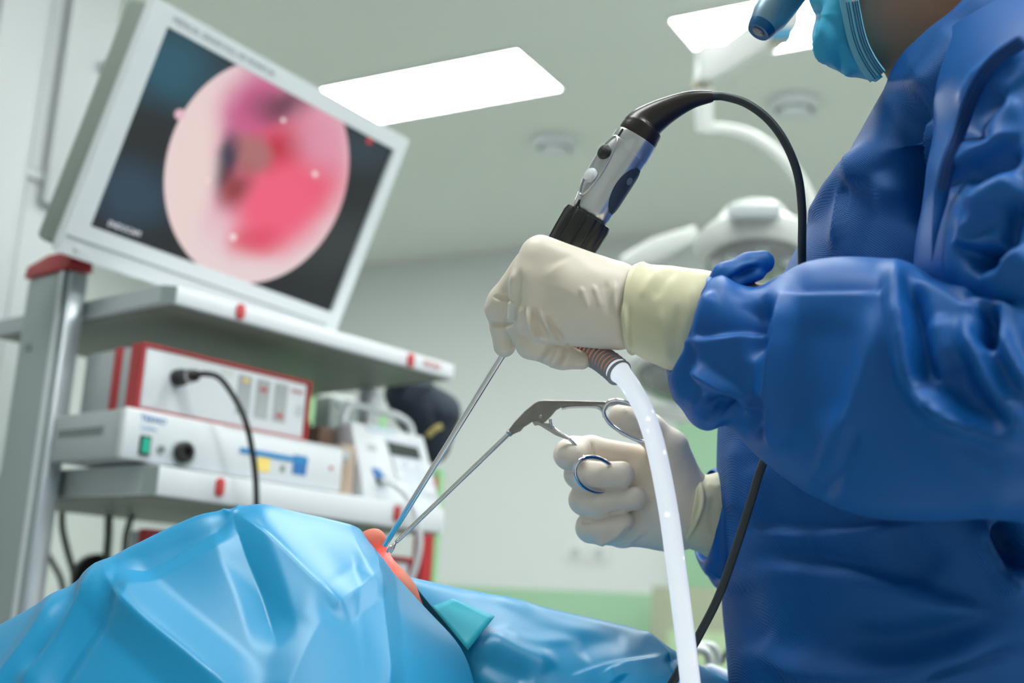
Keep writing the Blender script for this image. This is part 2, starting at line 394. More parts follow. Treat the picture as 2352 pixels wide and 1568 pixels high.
# ------------------------------------------------------------------ equipment cart
o = P(388, 652, 1.8)
CAX = (U_, V_, Z_)
def K(u, v, z): return o+U_*u+V_*v+Z_*z
def cpt(px, py, v=None, u=None, z=None):
    if v is not None: p = hitplane(px, py, o+V_*v, V_)
    elif u is not None: p = hitplane(px, py, o+U_*u, U_)
    else: p = hitplane(px, py, o+Z_*z, Z_)
    return p
def kk(px, py, **a): r = cpt(px, py, **a)-o; return float(r@U_), float(r@V_), float(r[2])
def cb(name, lo, hi, m, parent=None, bevel=.003): return box(name, o, CAX, lo, hi, m, parent, bevel)
floor_z = -o[2]
m_alu = mat('brushed_aluminium', (196, 202, 208), .32, .55, bump=.05, bscale=300)
m_postside = mat('post_grey', (150, 162, 162), .4)
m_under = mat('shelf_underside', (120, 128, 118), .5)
m_redcap = mat('cap_red', (168, 48, 54), .45)
m_emb = mat('emblem_red', (190, 60, 62), .45)
cart = thing('equipment_cart', K(.3, .25, floor_z), 'white equipment cart with aluminium post and red end cap beside the drape', 'cart')
def shelf(zt, th, u0=0.0, u1=.616, v1=.5):
    # shelf with chamfered near corner
    pts = [K(u0+.012, 0, zt), K(u1, 0, zt), K(u1, v1, zt), K(u0, v1, zt), K(u0, .012, zt)]
    s = prism('shelf', pts, -Z_*th, m_white, cart, .002)
    prism('corner_strip', [K(u0-.0022, .0135, zt-.001), K(u0+.0135, -.0022, zt-.001), K(u0+.0135, .004, zt-.001), K(u0+.004, .0135, zt-.001)], -Z_*(th-.002), m_mgrey, s, 0)
    prism('side_plate', [K(u0-.001, .014, zt-.0005), K(u0-.001, v1, zt-.0005), K(u0+.0005, v1, zt-.0005), K(u0+.0005, .014, zt-.0005)], -Z_*(th-.001), m_lgrey, s, 0)
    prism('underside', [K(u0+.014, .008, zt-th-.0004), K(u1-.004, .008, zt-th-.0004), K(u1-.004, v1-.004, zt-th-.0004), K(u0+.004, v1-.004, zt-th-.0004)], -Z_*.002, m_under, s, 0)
    return s
def stadium(name, c, w, h, m, parent):
    pts = []
    for k in range(16):
        a = math.pi*k/15-0; pts.append(c+U_*(w*math.cos(a))+Z_*((h-w)+w*math.sin(a)))
    for k in range(16):
        a = math.pi+math.pi*k/15; pts.append(c+U_*(w*math.cos(a))+Z_*(-(h-w)+w*math.sin(a)))
    return prism(name, pts, -V_*.0035, m, parent, .0008)
s1 = shelf(0.001, .0265)
s2 = shelf(-.2615, .042, .006)
s3 = shelf(-.62, .04, .006)
for u, z, s in ((.130, .002-.0145, s1), (.502, -.0145, s1), (.127, -.281, s2), (.497, -.282, s2)):
    stadium('emblem', K(u, -.0005, z+.001), .0075, .0125 if z > -.1 else .014, m_emb, s)
text('lettering', 'WOLF', K(.535, -.0006, -.0165), U_, Z_, .016, m_emb, s1)
# left post with red cap
pu0, pu1, pv0, pv1 = -.040, -.004, .222, .336
cb('post', (pu0, pv0, floor_z), (pu1, pv1, .044), m_postside, cart, .006)
cb('post_profile', (pu0+.004, pv0-.012, floor_z), (pu1-.002, pv0-.0005, .043), m_alu, cart, .005)
cb('groove_strip', (pu0-.0025, pv0+.0005, floor_z), (pu0-.0002, pv0+.012, .042), m_white, cart, .001)
cp = [K(pu0-.004, pv0-.015, .0445), K(pu1+.002, pv0-.015, .0445), K(pu1+.002, pv1+.006, .0445), K(pu0-.004, pv1+.006, .0445)]
tp = [K(pu0-.002, pv0-.012, .073), K(pu1, pv0-.012, .073), K(pu1, (pv0+pv1)/2, .076), K(pu1, pv1+.004, .066), K(pu0-.002, pv1+.004, .064), K(pu0-.002, (pv0+pv1)/2, .075)]
V = cp+tp
F = [(0, 1, 2, 3), (4, 5, 6, 9), (9, 6, 7, 8), (0, 1, 5, 4), (1, 2, 7, 6, 5), (2, 3, 8, 7), (3, 0, 4, 9, 8)]
mobj('end_cap', V, F, m_redcap, cart, True, 30, .002)
lathe('screw', K(pu0-.0005, .30, -.072), -U_, [(0, .006), (.002, .006), (.003, .004)], m_mgrey, cart, 16)
# rear right column
cu0, cv = kk(765, 870, v=.35)[0], .35
col = cb('column', (cu0, cv, floor_z), (cu0+.085, cv+.05, -.027), m_mgrey, cart, .004)
for x in (783, 825):
    p = kk(x, 873, v=cv)
    lathe('screw', K(p[0], cv-.0005, p[2]-.01), -V_, [(0, .008), (.003, .008), (.004, .005)], m_black, col, 16)
    lathe('screw', K(p[0], cv-.0005, p[2]-.045), -V_, [(0, .007), (.003, .007), (.004, .005)], m_lgrey, col, 16)
p0 = kk(850, 880, v=.2); p1 = kk(880, 880, v=.2)
cb('side_rail', (p0[0], .2, -.26), (p1[0], .23, -.0275), m_white, cart, .004)
cb('post', (.612, .36, floor_z), (.65, .46, -.64), m_alu, cart, .004)
# ------------------------------------------------------------------ white light-source unit on the second shelf
wb = thing('light_source_unit', K(.17, .1, -.2595), 'wide white medical unit with dials on the second cart shelf', 'medical device')
wz0, wz1 = -.2595, -.186
fu0, fu1 = -.036, .378
cb('body', (fu0+.004, .028, wz0+.003), (fu1-.004, .205, wz1), m_lgrey, wb, .004)
fp = cb('front_panel', (fu0, .012, wz0+.001), (fu1, .0275, wz1+.001), m_white, wb, .005)
for z in (-.213, -.219): cb('vent_slot', (fu0+.002, .07, z), (fu0+.0038, .19, z+.003), m_mgrey, wb, 0)
def onf(name, u, z, w, h, m, parent, v=.012, t=.0012): return cb(name, (u-w/2, v-t, z-h/2), (u+w/2, v-.0002, z+h/2), m, parent, 0)
m_tblue = mat('print_blue', (38, 112, 178), .5); m_tyel = mat('print_yellow', (240, 214, 120), .5); m_cyan = mat('print_light_blue', (32, 132, 192), .5)
onf('switch_frame', .0, -.236, .017, .028, m_dgrey, fp, t=.003)
onf('switch', .0, -.236, .012, .021, mat('switch_green', (20, 140, 120), .3, emit=(10, 150, 120), es=.5), fp, .0088, .002)
lathe('socket', K(.027, .0118, -.238), -V_, [(0, .006), (.003, .006), (.003, .003), (.001, .002)], m_mgrey, fp, 16)
lathe('knob_bezel', K(.066, .0118, -.237), -V_, [(0, .021), (.003, .021), (.004, .019)], m_lgrey, fp, 28)
lathe('light_outlet', K(.062, .0078, -.237), -V_, [(0, .0155), (.008, .0155), (.010, .013), (.010, .008), (.004, .007)], m_black, fp, 28)
onf('colour_bar', .234, -.2185, .135, .0085, m_cyan, fp)
onf('colour_block', .286, -.226, .028, .03, m_tblue, fp, t=.0011)
onf('colour_block', .214, -.2345, .024, .022, m_tyel, fp)
onf('symbol', .252, -.236, .008, .010, m_mgrey, fp)
onf('indicator', .352, -.222, .006, .006, m_emb, fp)
cb('top_seam', (.13, .0112, -.1885), (.376, .0118, -.1875), m_lgrey, fp, 0)
text('lettering', 'TEKNO', K(-.012, .0115, -.2015), U_, Z_, .013, m_tblue, fp)
text('lettering', 'Lumen', K(-.010, .0115, -.213), U_, Z_, .010, mat('print_pale_blue', (150, 185, 220), .5), fp)
for u in (.02, .36): cb('foot', (u-.012, .03, -.2612), (u+.012, .06, wz0+.0025), m_dgrey, wb, .001)
cb('clip', (fu1+.001, .014, -.205), (fu1+.016, .03, -.189), m_lgrey, wb, .002)
# ------------------------------------------------------------------ red-framed camera control unit
cc = thing('camera_control_unit', K(.16, .15, wz1+.0015), 'red framed camera control unit with plugged in cable on top of the white unit', 'medical device')
z0, z1 = wz1+.0035, -.0815
cb('body', (.006, .056, z0+.002), (.318, .207, z1-.002), m_lgrey, cc, .003)
cb('red_band', (.0035, .105, z0+.001), (.3205, .126, z1-.0005), m_red, cc, .002)
fpn = cb('front_panel', (.008, .0475, z0+.006), (.316, .0555, z1-.006), m_white, cc, .002)
fr = []
for lo, hi in (((0, .045, z0), (.324, .075, z0+.005)), ((0, .045, z1-.005), (.324, .075, z1)), ((0, .045, z0+.005), (.005, .075, z1-.005)), ((.319, .045, z0+.005), (.324, .075, z1-.005))):
    fr.append(boxv(o, CAX, lo, hi))
Vf, Ff = join(fr); mobj('red_frame', Vf, Ff, m_red, cc, False)
for i, u in enumerate((.190, .2265, .263)):
    wd = onf('display_strip', u, -.127, .026, .062, mat('display_grey%d' % i, (168, 172, 174), .4), fpn, .0475)
    onf('display_digit', u, -.104 if i == 0 else (-.112 if i == 1 else -.148), .012, .006, m_tyel if i == 0 else m_emb, wd, .0463)
onf('label_plate', .155, -.097, .022, .012, m_offw, fpn, .0475)
text('lettering', 'WOLF', K(.284, .0468, -.106), U_, Z_, .009, m_emb, fpn)
for z in (-.128, -.134, -.14): onf('fine_print', .303, z, .012, .0012, m_mgrey, fpn, .0475)
# camera plug and its cable hanging down
pc = K(.065, .0475, -.123)
plug = thing('camera_plug', pc-Z_*.01, 'black cable plugged into the red framed unit and hanging down behind the drape', 'cable')
lathe('plug_body', pc, -V_, [(0, .013), (.012, .013), (.013, .011), (.03, .011), (.031, .009), (.046, .009), (.048, .006)], m_black, plug, 24)
lathe('plug_ring', pc-V_*.031, -V_, [(0, .0098), (.001, .0105), (.006, .0105), (.007, .0098)], m_steel, plug, 24)
e = pc-V_*.047; ep = proj(e)
dd = float(ep[2])
pth = [e, P(470, 858, dd-.01), P(505, 868, dd-.01), P(540, 915, dd-.01), P(565, 970, dd-.01), P(580, 1040, dd-.005), P(588, 1110, dd), P(588, 1200, dd+.01), P(575, 1330, dd+.02), P(560, 1480, dd+.05)]
tube('cable', cr(pth, 8), .0045, m_black, plug, 12)
# ------------------------------------------------------------------ lower red-framed unit on the third shelf
lu = thing('insufflator_unit', K(.35, .2, -.618), 'white medical unit with red frame on the lower shelf behind the forceps tips', 'medical device')
a_ = kk(950, 1250, v=.1)
uu0, uu1, lz0, lz1 = kk(340, 1200, v=.1)[0], a_[0], -.6185, -.345
cb('body', (uu0+.004, .108, lz0+.003), (uu1-.004, .15, lz1-.002), m_lgrey, lu, .003)
lf = cb('front_panel', (uu0+.008, .1, lz0+.007), (uu1-.008, .1075, lz1-.01), m_white, lu, .002)
fr = [boxv(o, CAX, (uu0, .095, lz0), (uu1, .12, lz0+.006)), boxv(o, CAX, (uu0, .095, lz1-.008), (uu1, .12, lz1)), boxv(o, CAX, (uu0, .095, lz0+.006), (uu0+.007, .12, lz1-.008)), boxv(o, CAX, (uu1-.007, .095, lz0+.006), (uu1, .12, lz1-.008))]
Vf, Ff = join(fr); mobj('red_frame', Vf, Ff, m_red, lu, False)
onf('label_plate', uu1-.05, -.39, .04, .006, m_emb, lf, .1)
# red and green uprights behind the right end of the shelves
rp = kk(972, 1250, v=.3); rp2 = kk(1000, 1250, v=.3)
st_ = thing('gas_bottle_rack', K(rp[0], .35, floor_z), 'red upright panel with green edge behind the right end of the cart', 'rack')
rm = mat('deep_red_enamel', (168, 30, 38), .35)
cb('red_panel', (rp[0], .3, floor_z), (rp2[0]-.004, .33, -.16), rm, st_, .003)
cb('green_edge', (rp2[0]-.003, .3, floor_z), (rp2[0]+.015, .33, -.14), mat('green_enamel', (138, 190, 138), .45), st_, .003)
# green cloth panel seen through the gap between units
gq0 = kk(722, 900, v=.46); gq1 = kk(775, 990, v=.46)
gp = thing('green_board', K((gq0[0]+gq1[0])/2, .47, floor_z), 'pale green board showing through the gap beside the red framed unit', 'board')
cb('panel', (gq0[0]-.1, .52, floor_z), (gq1[0]+.2, .54, gq0[2]+.005), MATS['green_enamel'], gp, .003)
cb('top_edge', (gq0[0]-.1, .515, gq0[2]+.006), (gq1[0]+.2, .545, gq0[2]+.02), m_offw, gp, .003)
cq = kk(712, 950, v=.44)
tube('cord', cr([K(cq[0], .44, -.07), K(cq[0]+.005, .44, -.12), K(cq[0]+.02, .44, -.2)], 6), .004, m_dgrey, gp, 8)
# ------------------------------------------------------------------ brown cardboard box
m_card = mat('cardboard', (176, 158, 140), .8, bump=.1, bscale=120, var=.06, vscale=20); m_cardd = mat('cardboard_dark', (112, 88, 76), .8)
bx = thing('cardboard_box', K(.42, .12, -.2605), 'small brown cardboard box between the white unit and the pump', 'box')
cb('carton', (.393, .035, -.2605), (.425, .20, -.175), m_card, bx, .002)
cb('flap', (.388, .09, -.174), (.425, .22, -.142), m_cardd, bx, .002)
# ------------------------------------------------------------------ infusion pump, leaning back
pm = thing('infusion_pump', K(.53, .06, -.2605), 'white infusion pump with carrying handle and keypad at the shelf end', 'medical device')
up = unit(Z_*.98+V_*.20); nf = unit(np.cross(U_, up)); nf = nf if nf@V_ < 0 else -nf
po = K(.0, .032, -.2600)
def pp(px, py):                       # pixel on the pump face plane -> (u, t)
    h = hitplane(px, py, po, nf)-po; return float(h@U_), float(h@up)
def pw(u, t, dep=0): return po+U_*u+up*t+nf*dep
out = [(822, 917), (930, 940), (968, 985), (1013, 1150), (838, 1132), (803, 960)]
PO = [pp(*p) for p in out]
t_bot = min(p[1] for p in PO)
PO = [(u, max(t, .002) if i not in (3, 4) else .002) for i, (u, t) in enumerate(PO)]
hol = [(838, 935), (918, 953), (938, 985), (838, 962)]
HO = [pp(*p) for p in hol]
# frame with handle hole: bridged outline
def ringprism(name, outer, inner, dep0, dep1, m, parent):
    n = len(outer); bm_ = None
    O1 = [pw(*p, dep1) for p in outer]; O0 = [pw(*p, dep0) for p in outer]; I1 = [pw(*p, dep1) for p in inner]; I0 = [pw(*p, dep0) for p in inner]
    V = O1+O0+I1+I0; ni = len(inner); F = []
    for i in range(n): F.append((i, (i+1) % n, n+(i+1) % n, n+i))
    for i in range(ni): F.append((2*n+i, 2*n+(i+1) % ni, 2*n+ni+(i+1) % ni, 2*n+ni+i))
    return V, F, n, ni
TL, TR, SR, BR, BL, SL = PO
hl = HO[3][1]-.008
mid = [SL, (SL[0], hl), (SR[0]-.0, hl)]
low = [(PO[5][0]+.002, hl), (PO[2][0]+.004, hl), BR, BL]
prism('housing', [pw(u, t, 0) for u, t in low], -nf*.05, m_white, pm, .004)
hp = [HO[3], HO[0], HO[1], HO[2]]
c = lambda a, b, f: (a[0]*(1-f)+b[0]*f, a[1]*(1-f)+b[1]*f)
path = [pw(PO[5][0]+.006, hl-.005, -.02), pw(PO[5][0]+.006, PO[5][1]+.01, -.02), pw(TL[0]+.004, TL[1]-.004, -.02), pw((TL[0]+TR[0])/2, (TL[1]+TR[1])/2-.005, -.02), pw(TR[0]-.004, TR[1]-.006, -.02), pw(SR[0]-.010, SR[1]+.012, -.02), pw(SR[0]-.004, hl-.005, -.02)]
tube('handle', cr(path, 8), .0065, m_white, pm, 12)
def quad(name, pts, m, parent, d0=.0002, d1=.0018): return prism(name, [pw(*pp(*p), d1) for p in pts], -nf*(d1-d0), m, parent, 0)
fpanel = quad('display_panel', [(884, 1005), (962, 1020), (1003, 1140), (920, 1130)], mat('pump_panel', (206, 212, 222), .4), pm)
quad('screen', [(887, 1014), (957, 1029), (965, 1056), (896, 1044)], mat('lcd_dark', (58, 64, 62), .2), fpanel, .0018, .003)
for i in range(3):
    for j in range(3):
        cx, cy = 910+i*29+j*6, 1064+j*25+i*5
        if i == 1 and j: continue
        quad('key', [(cx-10, cy-9), (cx+10, cy-6), (cx+13, cy+10), (cx-7, cy+8)], m_white, fpanel, .0018, .003)
quad('label_plate', [(842, 977), (905, 988), (907, 999), (845, 988)], mat('pale_label', (205, 222, 236), .5), pm)
quad('socket', [(853, 1074), (870, 1078), (885, 1098), (860, 1096)], m_tblue, pm)
quad('socket_plug', [(862, 1098), (884, 1102), (888, 1114), (866, 1112)], m_dgrey, pm, .0002, .006)
quad('speaker_grille', [(843, 1020), (862, 1023), (865, 1036), (846, 1033)], m_lgrey, pm, .0002, .001)
for (x, y) in ((850, 1126), (1000, 1143)):
    u, t = pp(x, y); cb('foot', (u-.01, .036, -.2613), (u+.01, .07, -.2575), m_dgrey, pm, .001)
wc = [P(900, 1108, dd+.12), P(925, 1125, dd+.10), P(945, 1155, dd+.09), P(962, 1200, dd+.11), P(968, 1250, dd+.14), P(955, 1300, dd+.18), P(930, 1360, dd+.2)]
e0 = pw(*pp(872, 1106), .006); e0d = float(proj(e0)[2])
wc = [e0]+[P(x, y, e0d-.02) for x, y in ((905, 1112), (935, 1140), (955, 1185), (965, 1240), (955, 1300), (930, 1370))]
tube('power_cord', cr(wc, 8), .0055, m_white, pm, 10)
# ------------------------------------------------------------------ dark blue bag hanging at the right end
m_navy = mat('navy_cloth', (38, 48, 62), .8, bump=.2, bscale=90, var=.2, vscale=20)
bgd = 2.42
F0 = Px(960, 950, bgd)
fn = sdf_groups([(30, 30, [('c', (905, 900, 0), 22, (960, 905, 0), 36), ('c', (960, 905, 0), 36, (1010, 950, 10), 42), ('c', (1010, 950, 10), 42, (1000, 1040, 10), 26), ('c', (930, 930, 10), 40, (985, 1000, 10), 45)])], [(('c', (985, 890, -45), 6, (1015, 1010, -45), 14), 10)])
V, F = surfnet(fn, (850, 840, -80), (1090, 1100, 90), 6)
Vw = wrinkle(F0.w(V), F, .004, (12, 25), 4)
bag = thing('cloth_bag', Vw[np.argmin(Vw[:, 2])], 'dark navy cloth bag hanging behind the pump at the cart end', 'bag')
mobj('pouch', Vw, F, m_navy, bag)
tube('gold_buckle', cr([P(982, 1000, bgd-.06), P(1000, 985, bgd-.062), P(1015, 978, bgd-.06)], 4), .006, mat('gold_trim', (196, 178, 110), .4), bag, 8)
tube('strap', cr([K(.62, .17, -.02), P(950, 878, bgd), P(980, 900, bgd-.03)], 6), .012, m_navy, bag, 8)
# small items on the top shelf behind the lip
it = thing('cable_clip', K(.50, .12, .0025), 'small yellowish clip lying on the top shelf near its right end', 'clip')
cb('base', (.49, .12, .0015), (.535, .16, .014), mat('clip_yellow', (190, 184, 140), .5), it, .004)
cb('tab', (.512, .121, .0145), (.535, .14, .022), m_lgrey, it, .004)
# ------------------------------------------------------------------ hoses below the second shelf
def hose(lab, pts, r, m, name='hanging_hose'):
    ob = tube(name, cr([P(x, y, d) for x, y, d in pts], 8), r, m, None, 10); tag(ob, lab, 'hose', 'hoses under the second shelf'); return ob
m_hose = mat('hose_grey', (96, 102, 96), .5)
hose('curved grey hose hanging beside the aluminium post', [(143, 1166, 2.28), (143, 1210, 2.28), (155, 1265, 2.27), (170, 1320, 2.26), (182, 1400, 2.25)], .0065, m_hose)
hose('straight grey hose hanging under the middle of the second shelf', [(250, 1180, 2.2), (249, 1230, 2.2), (246, 1270, 2.2), (240, 1380, 2.2)], .0075, m_hose)
hose('bent grey hose hanging next to the red frame', [(305, 1180, 2.15), (296, 1205, 2.15), (288, 1245, 2.15), (286, 1330, 2.15)], .006, m_hose)
hose('short grey hose end slanting at the foot of the post', [(108, 1270, 2.4), (125, 1300, 2.4), (140, 1330, 2.4), (150, 1380, 2.4)], .006, m_hose)
db = lathe('hose_reel', P(228, 1330, 2.2), V_, [(0, .03), (.004, .045), (.02, .045), (.024, .03)], m_black, None, 28); tag(db, 'black round reel partly hidden behind the drape', 'reel')
# ------------------------------------------------------------------ monitor
S_ = 1.85
rs = [ray(385, 62), ray(905, 345), ray(755, 715), ray(198, 515)]
mp = [C0+S_*rs[0], C0+S_*1.22716*rs[1], C0+S_*1.2219*rs[2], C0+S_*.99475*rs[3]]
mr = unit((mp[1]-mp[0])+(mp[2]-mp[3])); md_ = (mp[3]-mp[0])+(mp[2]-mp[1]); mu_ = -unit(md_-mr*(md_@mr)); mn = np.cross(mr, mu_)   # mn toward viewer
mc = sum(mp)/4; mw = np.linalg.norm(mp[1]-mp[0])/2; mh = np.linalg.norm(mp[3]-mp[0])/2
MAX = (mr, mu_, mn)
m_bez = mat('bezel_plastic', (214, 219, 222), .4); m_bezs = mat('monitor_side', (136, 146, 138), .45)
def mpix(px, py): h = hitplane(px, py, mc, mn)-mc; return float(h@mr), float(h@mu_)
mon = thing('monitor', K(.2, .25, .002), 'large white framed monitor showing a pink endoscope picture', 'monitor')
bl, bt, br, bb = mpix(150, 525)[0], .03, mw+.026, -mh-.052
bl = -mw-.036
box('back_housing', mc, MAX, (bl+.006, bb+.006, -.075), (br-.006, mh+bt-.006, -.012), m_bezs, mon, .01)
box('back_bulge', mc, MAX, (bl+.1, bb+.08, -.1), (br-.1, mh+bt-.08, -.076), m_bezs, mon, .01)
Vb = []; 
outer = [(bl, bb), (br, bb), (br, mh+bt), (bl, mh+bt)]; inner = [(-mw, -mh), (mw, -mh), (mw, mh), (-mw, mh)]
V = [mc+mr*x+mu_*y+mn*z for z in (-.012, .006) for x, y in outer]+[mc+mr*x+mu_*y+mn*z for z in (.006, -.002) for x, y in inner]
F = [(0, 1, 2, 3)]+[(i, (i+1) % 4, 4+(i+1) % 4, 4+i) for i in range(4)]+[(4+i, 4+(i+1) % 4, 8+(i+1) % 4, 8+i) for i in range(4)]+[(8+i, 8+(i+1) % 4, 12+(i+1) % 4, 12+i) for i in range(4)]
bez = mobj('bezel', V, F, m_bez, mon, False)
box('bottom_seam', mc, MAX, (bl+.004, -mh-.026, .0062), (br-.03, -mh-.0235, .0072), m_mgrey, bez, 0)
lathe('power_button', mc+mr*(bl+.03)+mu_*(-mh-.038)+mn*.006, mn, [(0, .006), (.0015, .006), (.002, .004)], m_offw, bez, 16)
text('lettering', 'MEDICAL GRADE FULL HD MONITOR', mc-mr*(mw-.004)+mu_*(mh+.010)+mn*.0061, mr, mu_, .0125, mat('print_grey', (120, 130, 136), .5), bez)
# stand
box('stand_neck', K(.2, .26, .0), CAX, (-.04, -.02, .02), (.04, .02, .2), m_lgrey, mon, .006)
box('stand_foot', K(.2, .26, .0), CAX, (-.1, -.1, .0015), (.1, .09, .019), m_lgrey, mon, .006)
# screen with procedural endoscope picture and painted glass reflections around it
def screen_mat():
    m = bpy.data.materials.new('endoscope_picture'); m.use_nodes = True; nt = m.node_tree; N = nt.nodes; Lk = nt.links; b = N['Principled BSDF']
    b.inputs['Base Color'].default_value = (.004, .005, .006, 1); b.inputs['Roughness'].default_value = .12; b.inputs['Specular IOR Level'].default_value = .5
    at = N.new('ShaderNodeAttribute'); at.attribute_name = 'scr'
    nz = N.new('ShaderNodeTexNoise'); nz.inputs['Scale'].default_value = 5; nz.inputs['Detail'].default_value = 3; Lk.new(at.outputs['Vector'], nz.inputs['Vector'])
    vs = N.new('ShaderNodeVectorMath'); vs.operation = 'MULTIPLY_ADD'; vs.inputs[1].default_value = (.07, .07, 0); Lk.new(nz.outputs['Color'], vs.inputs[0])
    av = N.new('ShaderNodeVectorMath'); av.operation = 'ADD'; av.inputs[1].default_value = (-.035, -.035, 0); Lk.new(at.outputs['Vector'], av.inputs[0]); Lk.new(av.outputs[0], vs.inputs[2])
    def blob(cx, cy, rx, ry, rot, soft, warp=True):
        mp_ = N.new('ShaderNodeMapping'); mp_.vector_type = 'TEXTURE'; mp_.inputs['Location'].default_value = (cx, cy, 0); mp_.inputs['Rotation'].default_value = (0, 0, math.radians(rot)); mp_.inputs['Scale'].default_value = (rx, ry, 1)
        Lk.new(vs.outputs[0] if warp else at.outputs['Vector'], mp_.inputs['Vector'])
        ln = N.new('ShaderNodeVectorMath'); ln.operation = 'LENGTH'; Lk.new(mp_.outputs[0], ln.inputs[0])
        r = N.new('ShaderNodeMapRange'); r.interpolation_type = 'SMOOTHSTEP'; r.inputs[1].default_value = 1+soft; r.inputs[2].default_value = 1-soft; Lk.new(ln.outputs['Value'], r.inputs[0])
        return r.outputs[0]
    def mixc(prev, col, f, k=1):
        x = N.new('ShaderNodeMix'); x.data_type = 'RGBA'
        if k != 1:
            mu = N.new('ShaderNodeMath'); mu.operation = 'MULTIPLY'; mu.inputs[1].default_value = k; Lk.new(f, mu.inputs[0]); f = mu.outputs[0]
        Lk.new(f, x.inputs[0]); x.inputs['B'].default_value = (*lin(col), 1)
        if isinstance(prev, tuple): x.inputs['A'].default_value = (*lin(prev), 1)
        else: Lk.new(prev, x.inputs['A'])
        return x.outputs['Result']
    def sc(px, py): return mpix(px, py)
    cc_ = sc(588, 392); e1 = sc(375, 410); e2 = sc(806, 380); eb = sc(578, 645)
    def B(px, py, rpx, rpy, rot, soft, warp=True):
        x, y = sc(px, py); kx = abs(sc(px+50, py+27)[0]-x)/56.8; ky = abs(sc(px-10, py+30)[1]-y)/31.6
        return blob(x, y, rpx*kx, rpy*ky, rot, soft, warp)
    img = (236, 214, 216)
    img = mixc(img, (226, 150, 178), B(640, 370, 150, 190, 20, .55))
    img = mixc(img, (200, 92, 140), B(590, 250, 60, 100, -20, .6))
    img = mixc(img, (236, 92, 120), B(680, 400, 105, 130, 10, .6))
    img = mixc(img, (244, 96, 128), B(640, 480, 80, 95, 0, .6))
    img = mixc(img, (118, 62, 84), B(655, 240, 62, 34, 25, .8))
    img = mixc(img, (196, 34, 60), B(650, 330, 60, 40, 30, .9))
    img = mixc(img, (176, 110, 112), B(580, 345, 44, 40, 0, .5))
    img = mixc(img, (62, 54, 76), B(522, 375, 26, 62, 8, .55))
    img = mixc(img, (150, 60, 66), B(545, 430, 34, 50, 0, .8))
    img = mixc(img, (224, 60, 92), B(590, 560, 50, 32, 20, .8), .8)
    img = mixc(img, (238, 214, 210), B(440, 400, 52, 190, 12, .6))
    img = mixc(img, (222, 160, 185), B(735, 320, 60, 60, 0, .9), .7)
    for (x, y, r) in ((652, 276, 5), (725, 400, 6), (537, 545, 7), (480, 415, 4)): img = mixc(img, (250, 236, 236), B(x, y, r, r, 0, .6, False))
    bgc = (30, 33, 36)  # dark surround; blue and teal blobs below paint reflections on the glass
    bgc = mixc(bgc, (34, 84, 104), B(400, 150, 110, 80, 0, .8)); bgc = mixc(bgc, (44, 70, 92), B(300, 440, 90, 70, 0, .7), .8); bgc = mixc(bgc, (56, 60, 60), B(770, 560, 90, 60, 20, .9), .7)
    bgc = mixc(bgc, (44, 58, 68), B(840, 340, 60, 40, 0, .9)); bgc = mixc(bgc, (200, 60, 70), B(850, 324, 7, 7, 0, .4, False))
    rx = (e2[0]-e1[0])/2; ry = abs(eb[1]-cc_[1])*1.02
    rim = blob(.0066, .0188, .190, .187, 0, .006, False)
    full = mixc(bgc, (0, 0, 0), rim, 0)
    x = N.new('ShaderNodeMix'); x.data_type = 'RGBA'; Lk.new(rim, x.inputs[0]); Lk.new(bgc, x.inputs['A']); Lk.new(img, x.inputs['B'])
    nx, ny = sc(415, 263)
    y_ = N.new('ShaderNodeMix'); y_.data_type = 'RGBA'; Lk.new(blob(nx, ny, .010, .008, 20, .2, False), y_.inputs[0]); Lk.new(x.outputs['Result'], y_.inputs['A']); y_.inputs['B'].default_value = (*lin((232, 190, 205)), 1)
    Lk.new(y_.outputs['Result'], b.inputs['Emission Color']); b.inputs['Emission Strength'].default_value = .92
    return m
Vs = [mc+mr*x*mw+mu_*y*mh-mn*.0015 for x, y in ((-1, -1), (1, -1), (1, 1), (-1, 1))]
Vs += [v-mn*.006 for v in Vs]
scr = mobj('screen', Vs, [(0, 1, 2, 3), (4, 5, 6, 7), (0, 1, 5, 4), (1, 2, 6, 5), (2, 3, 7, 6), (3, 0, 4, 7)], screen_mat(), mon, False)
att = scr.data.attributes.new('scr', 'FLOAT_VECTOR', 'POINT')
for i, v in enumerate(scr.data.vertices):
    w = np.array(v.co[:])+ORG[scr]-mc; att.data[i].vector = (float(w@mr), float(w@mu_), 0)
ca = mpix(250, 512); cb_ = mpix(325, 540)
text('caption', 'ENDOCAM', mc+mr*ca[0]+mu_*(ca[1]-.004)-mn*.0012, mr, mu_, .012, mat('caption_white', (190, 190, 195), .5, emit=(200, 200, 205), es=.7), scr, .0002)
# ------------------------------------------------------------------ surgeon
m_gown = mat('gown_cloth', (8, 86, 156), .6, spec=.3, weave=265, bump=.0, var=.05, vscale=12)
m_sleeve = mat('gown_sleeve_cloth', (5, 92, 170), .5, spec=.35, bump=.06, bscale=500, var=.04, vscale=10)
m_seam = mat('gown_seam', (6, 82, 154), .6, spec=.25)
m_glove = mat('latex_glove', (236, 224, 208), .42, spec=.45, var=.04, vscale=25, sss=.0)
m_cuff = mat('latex_cuff', (230, 224, 188), .45, spec=.4, var=.04, vscale=30)
m_skin = mat('skin', (192, 144, 118), .55, spec=.3, var=.08, vscale=60, bump=.12, bscale=400, bdist=.0006)
m_mask = mat('mask_cloth', (62, 172, 212), .6, spec=.25, var=.04, vscale=20)
m_maskw = mat('mask_strip', (120, 190, 215), .6, spec=.25)

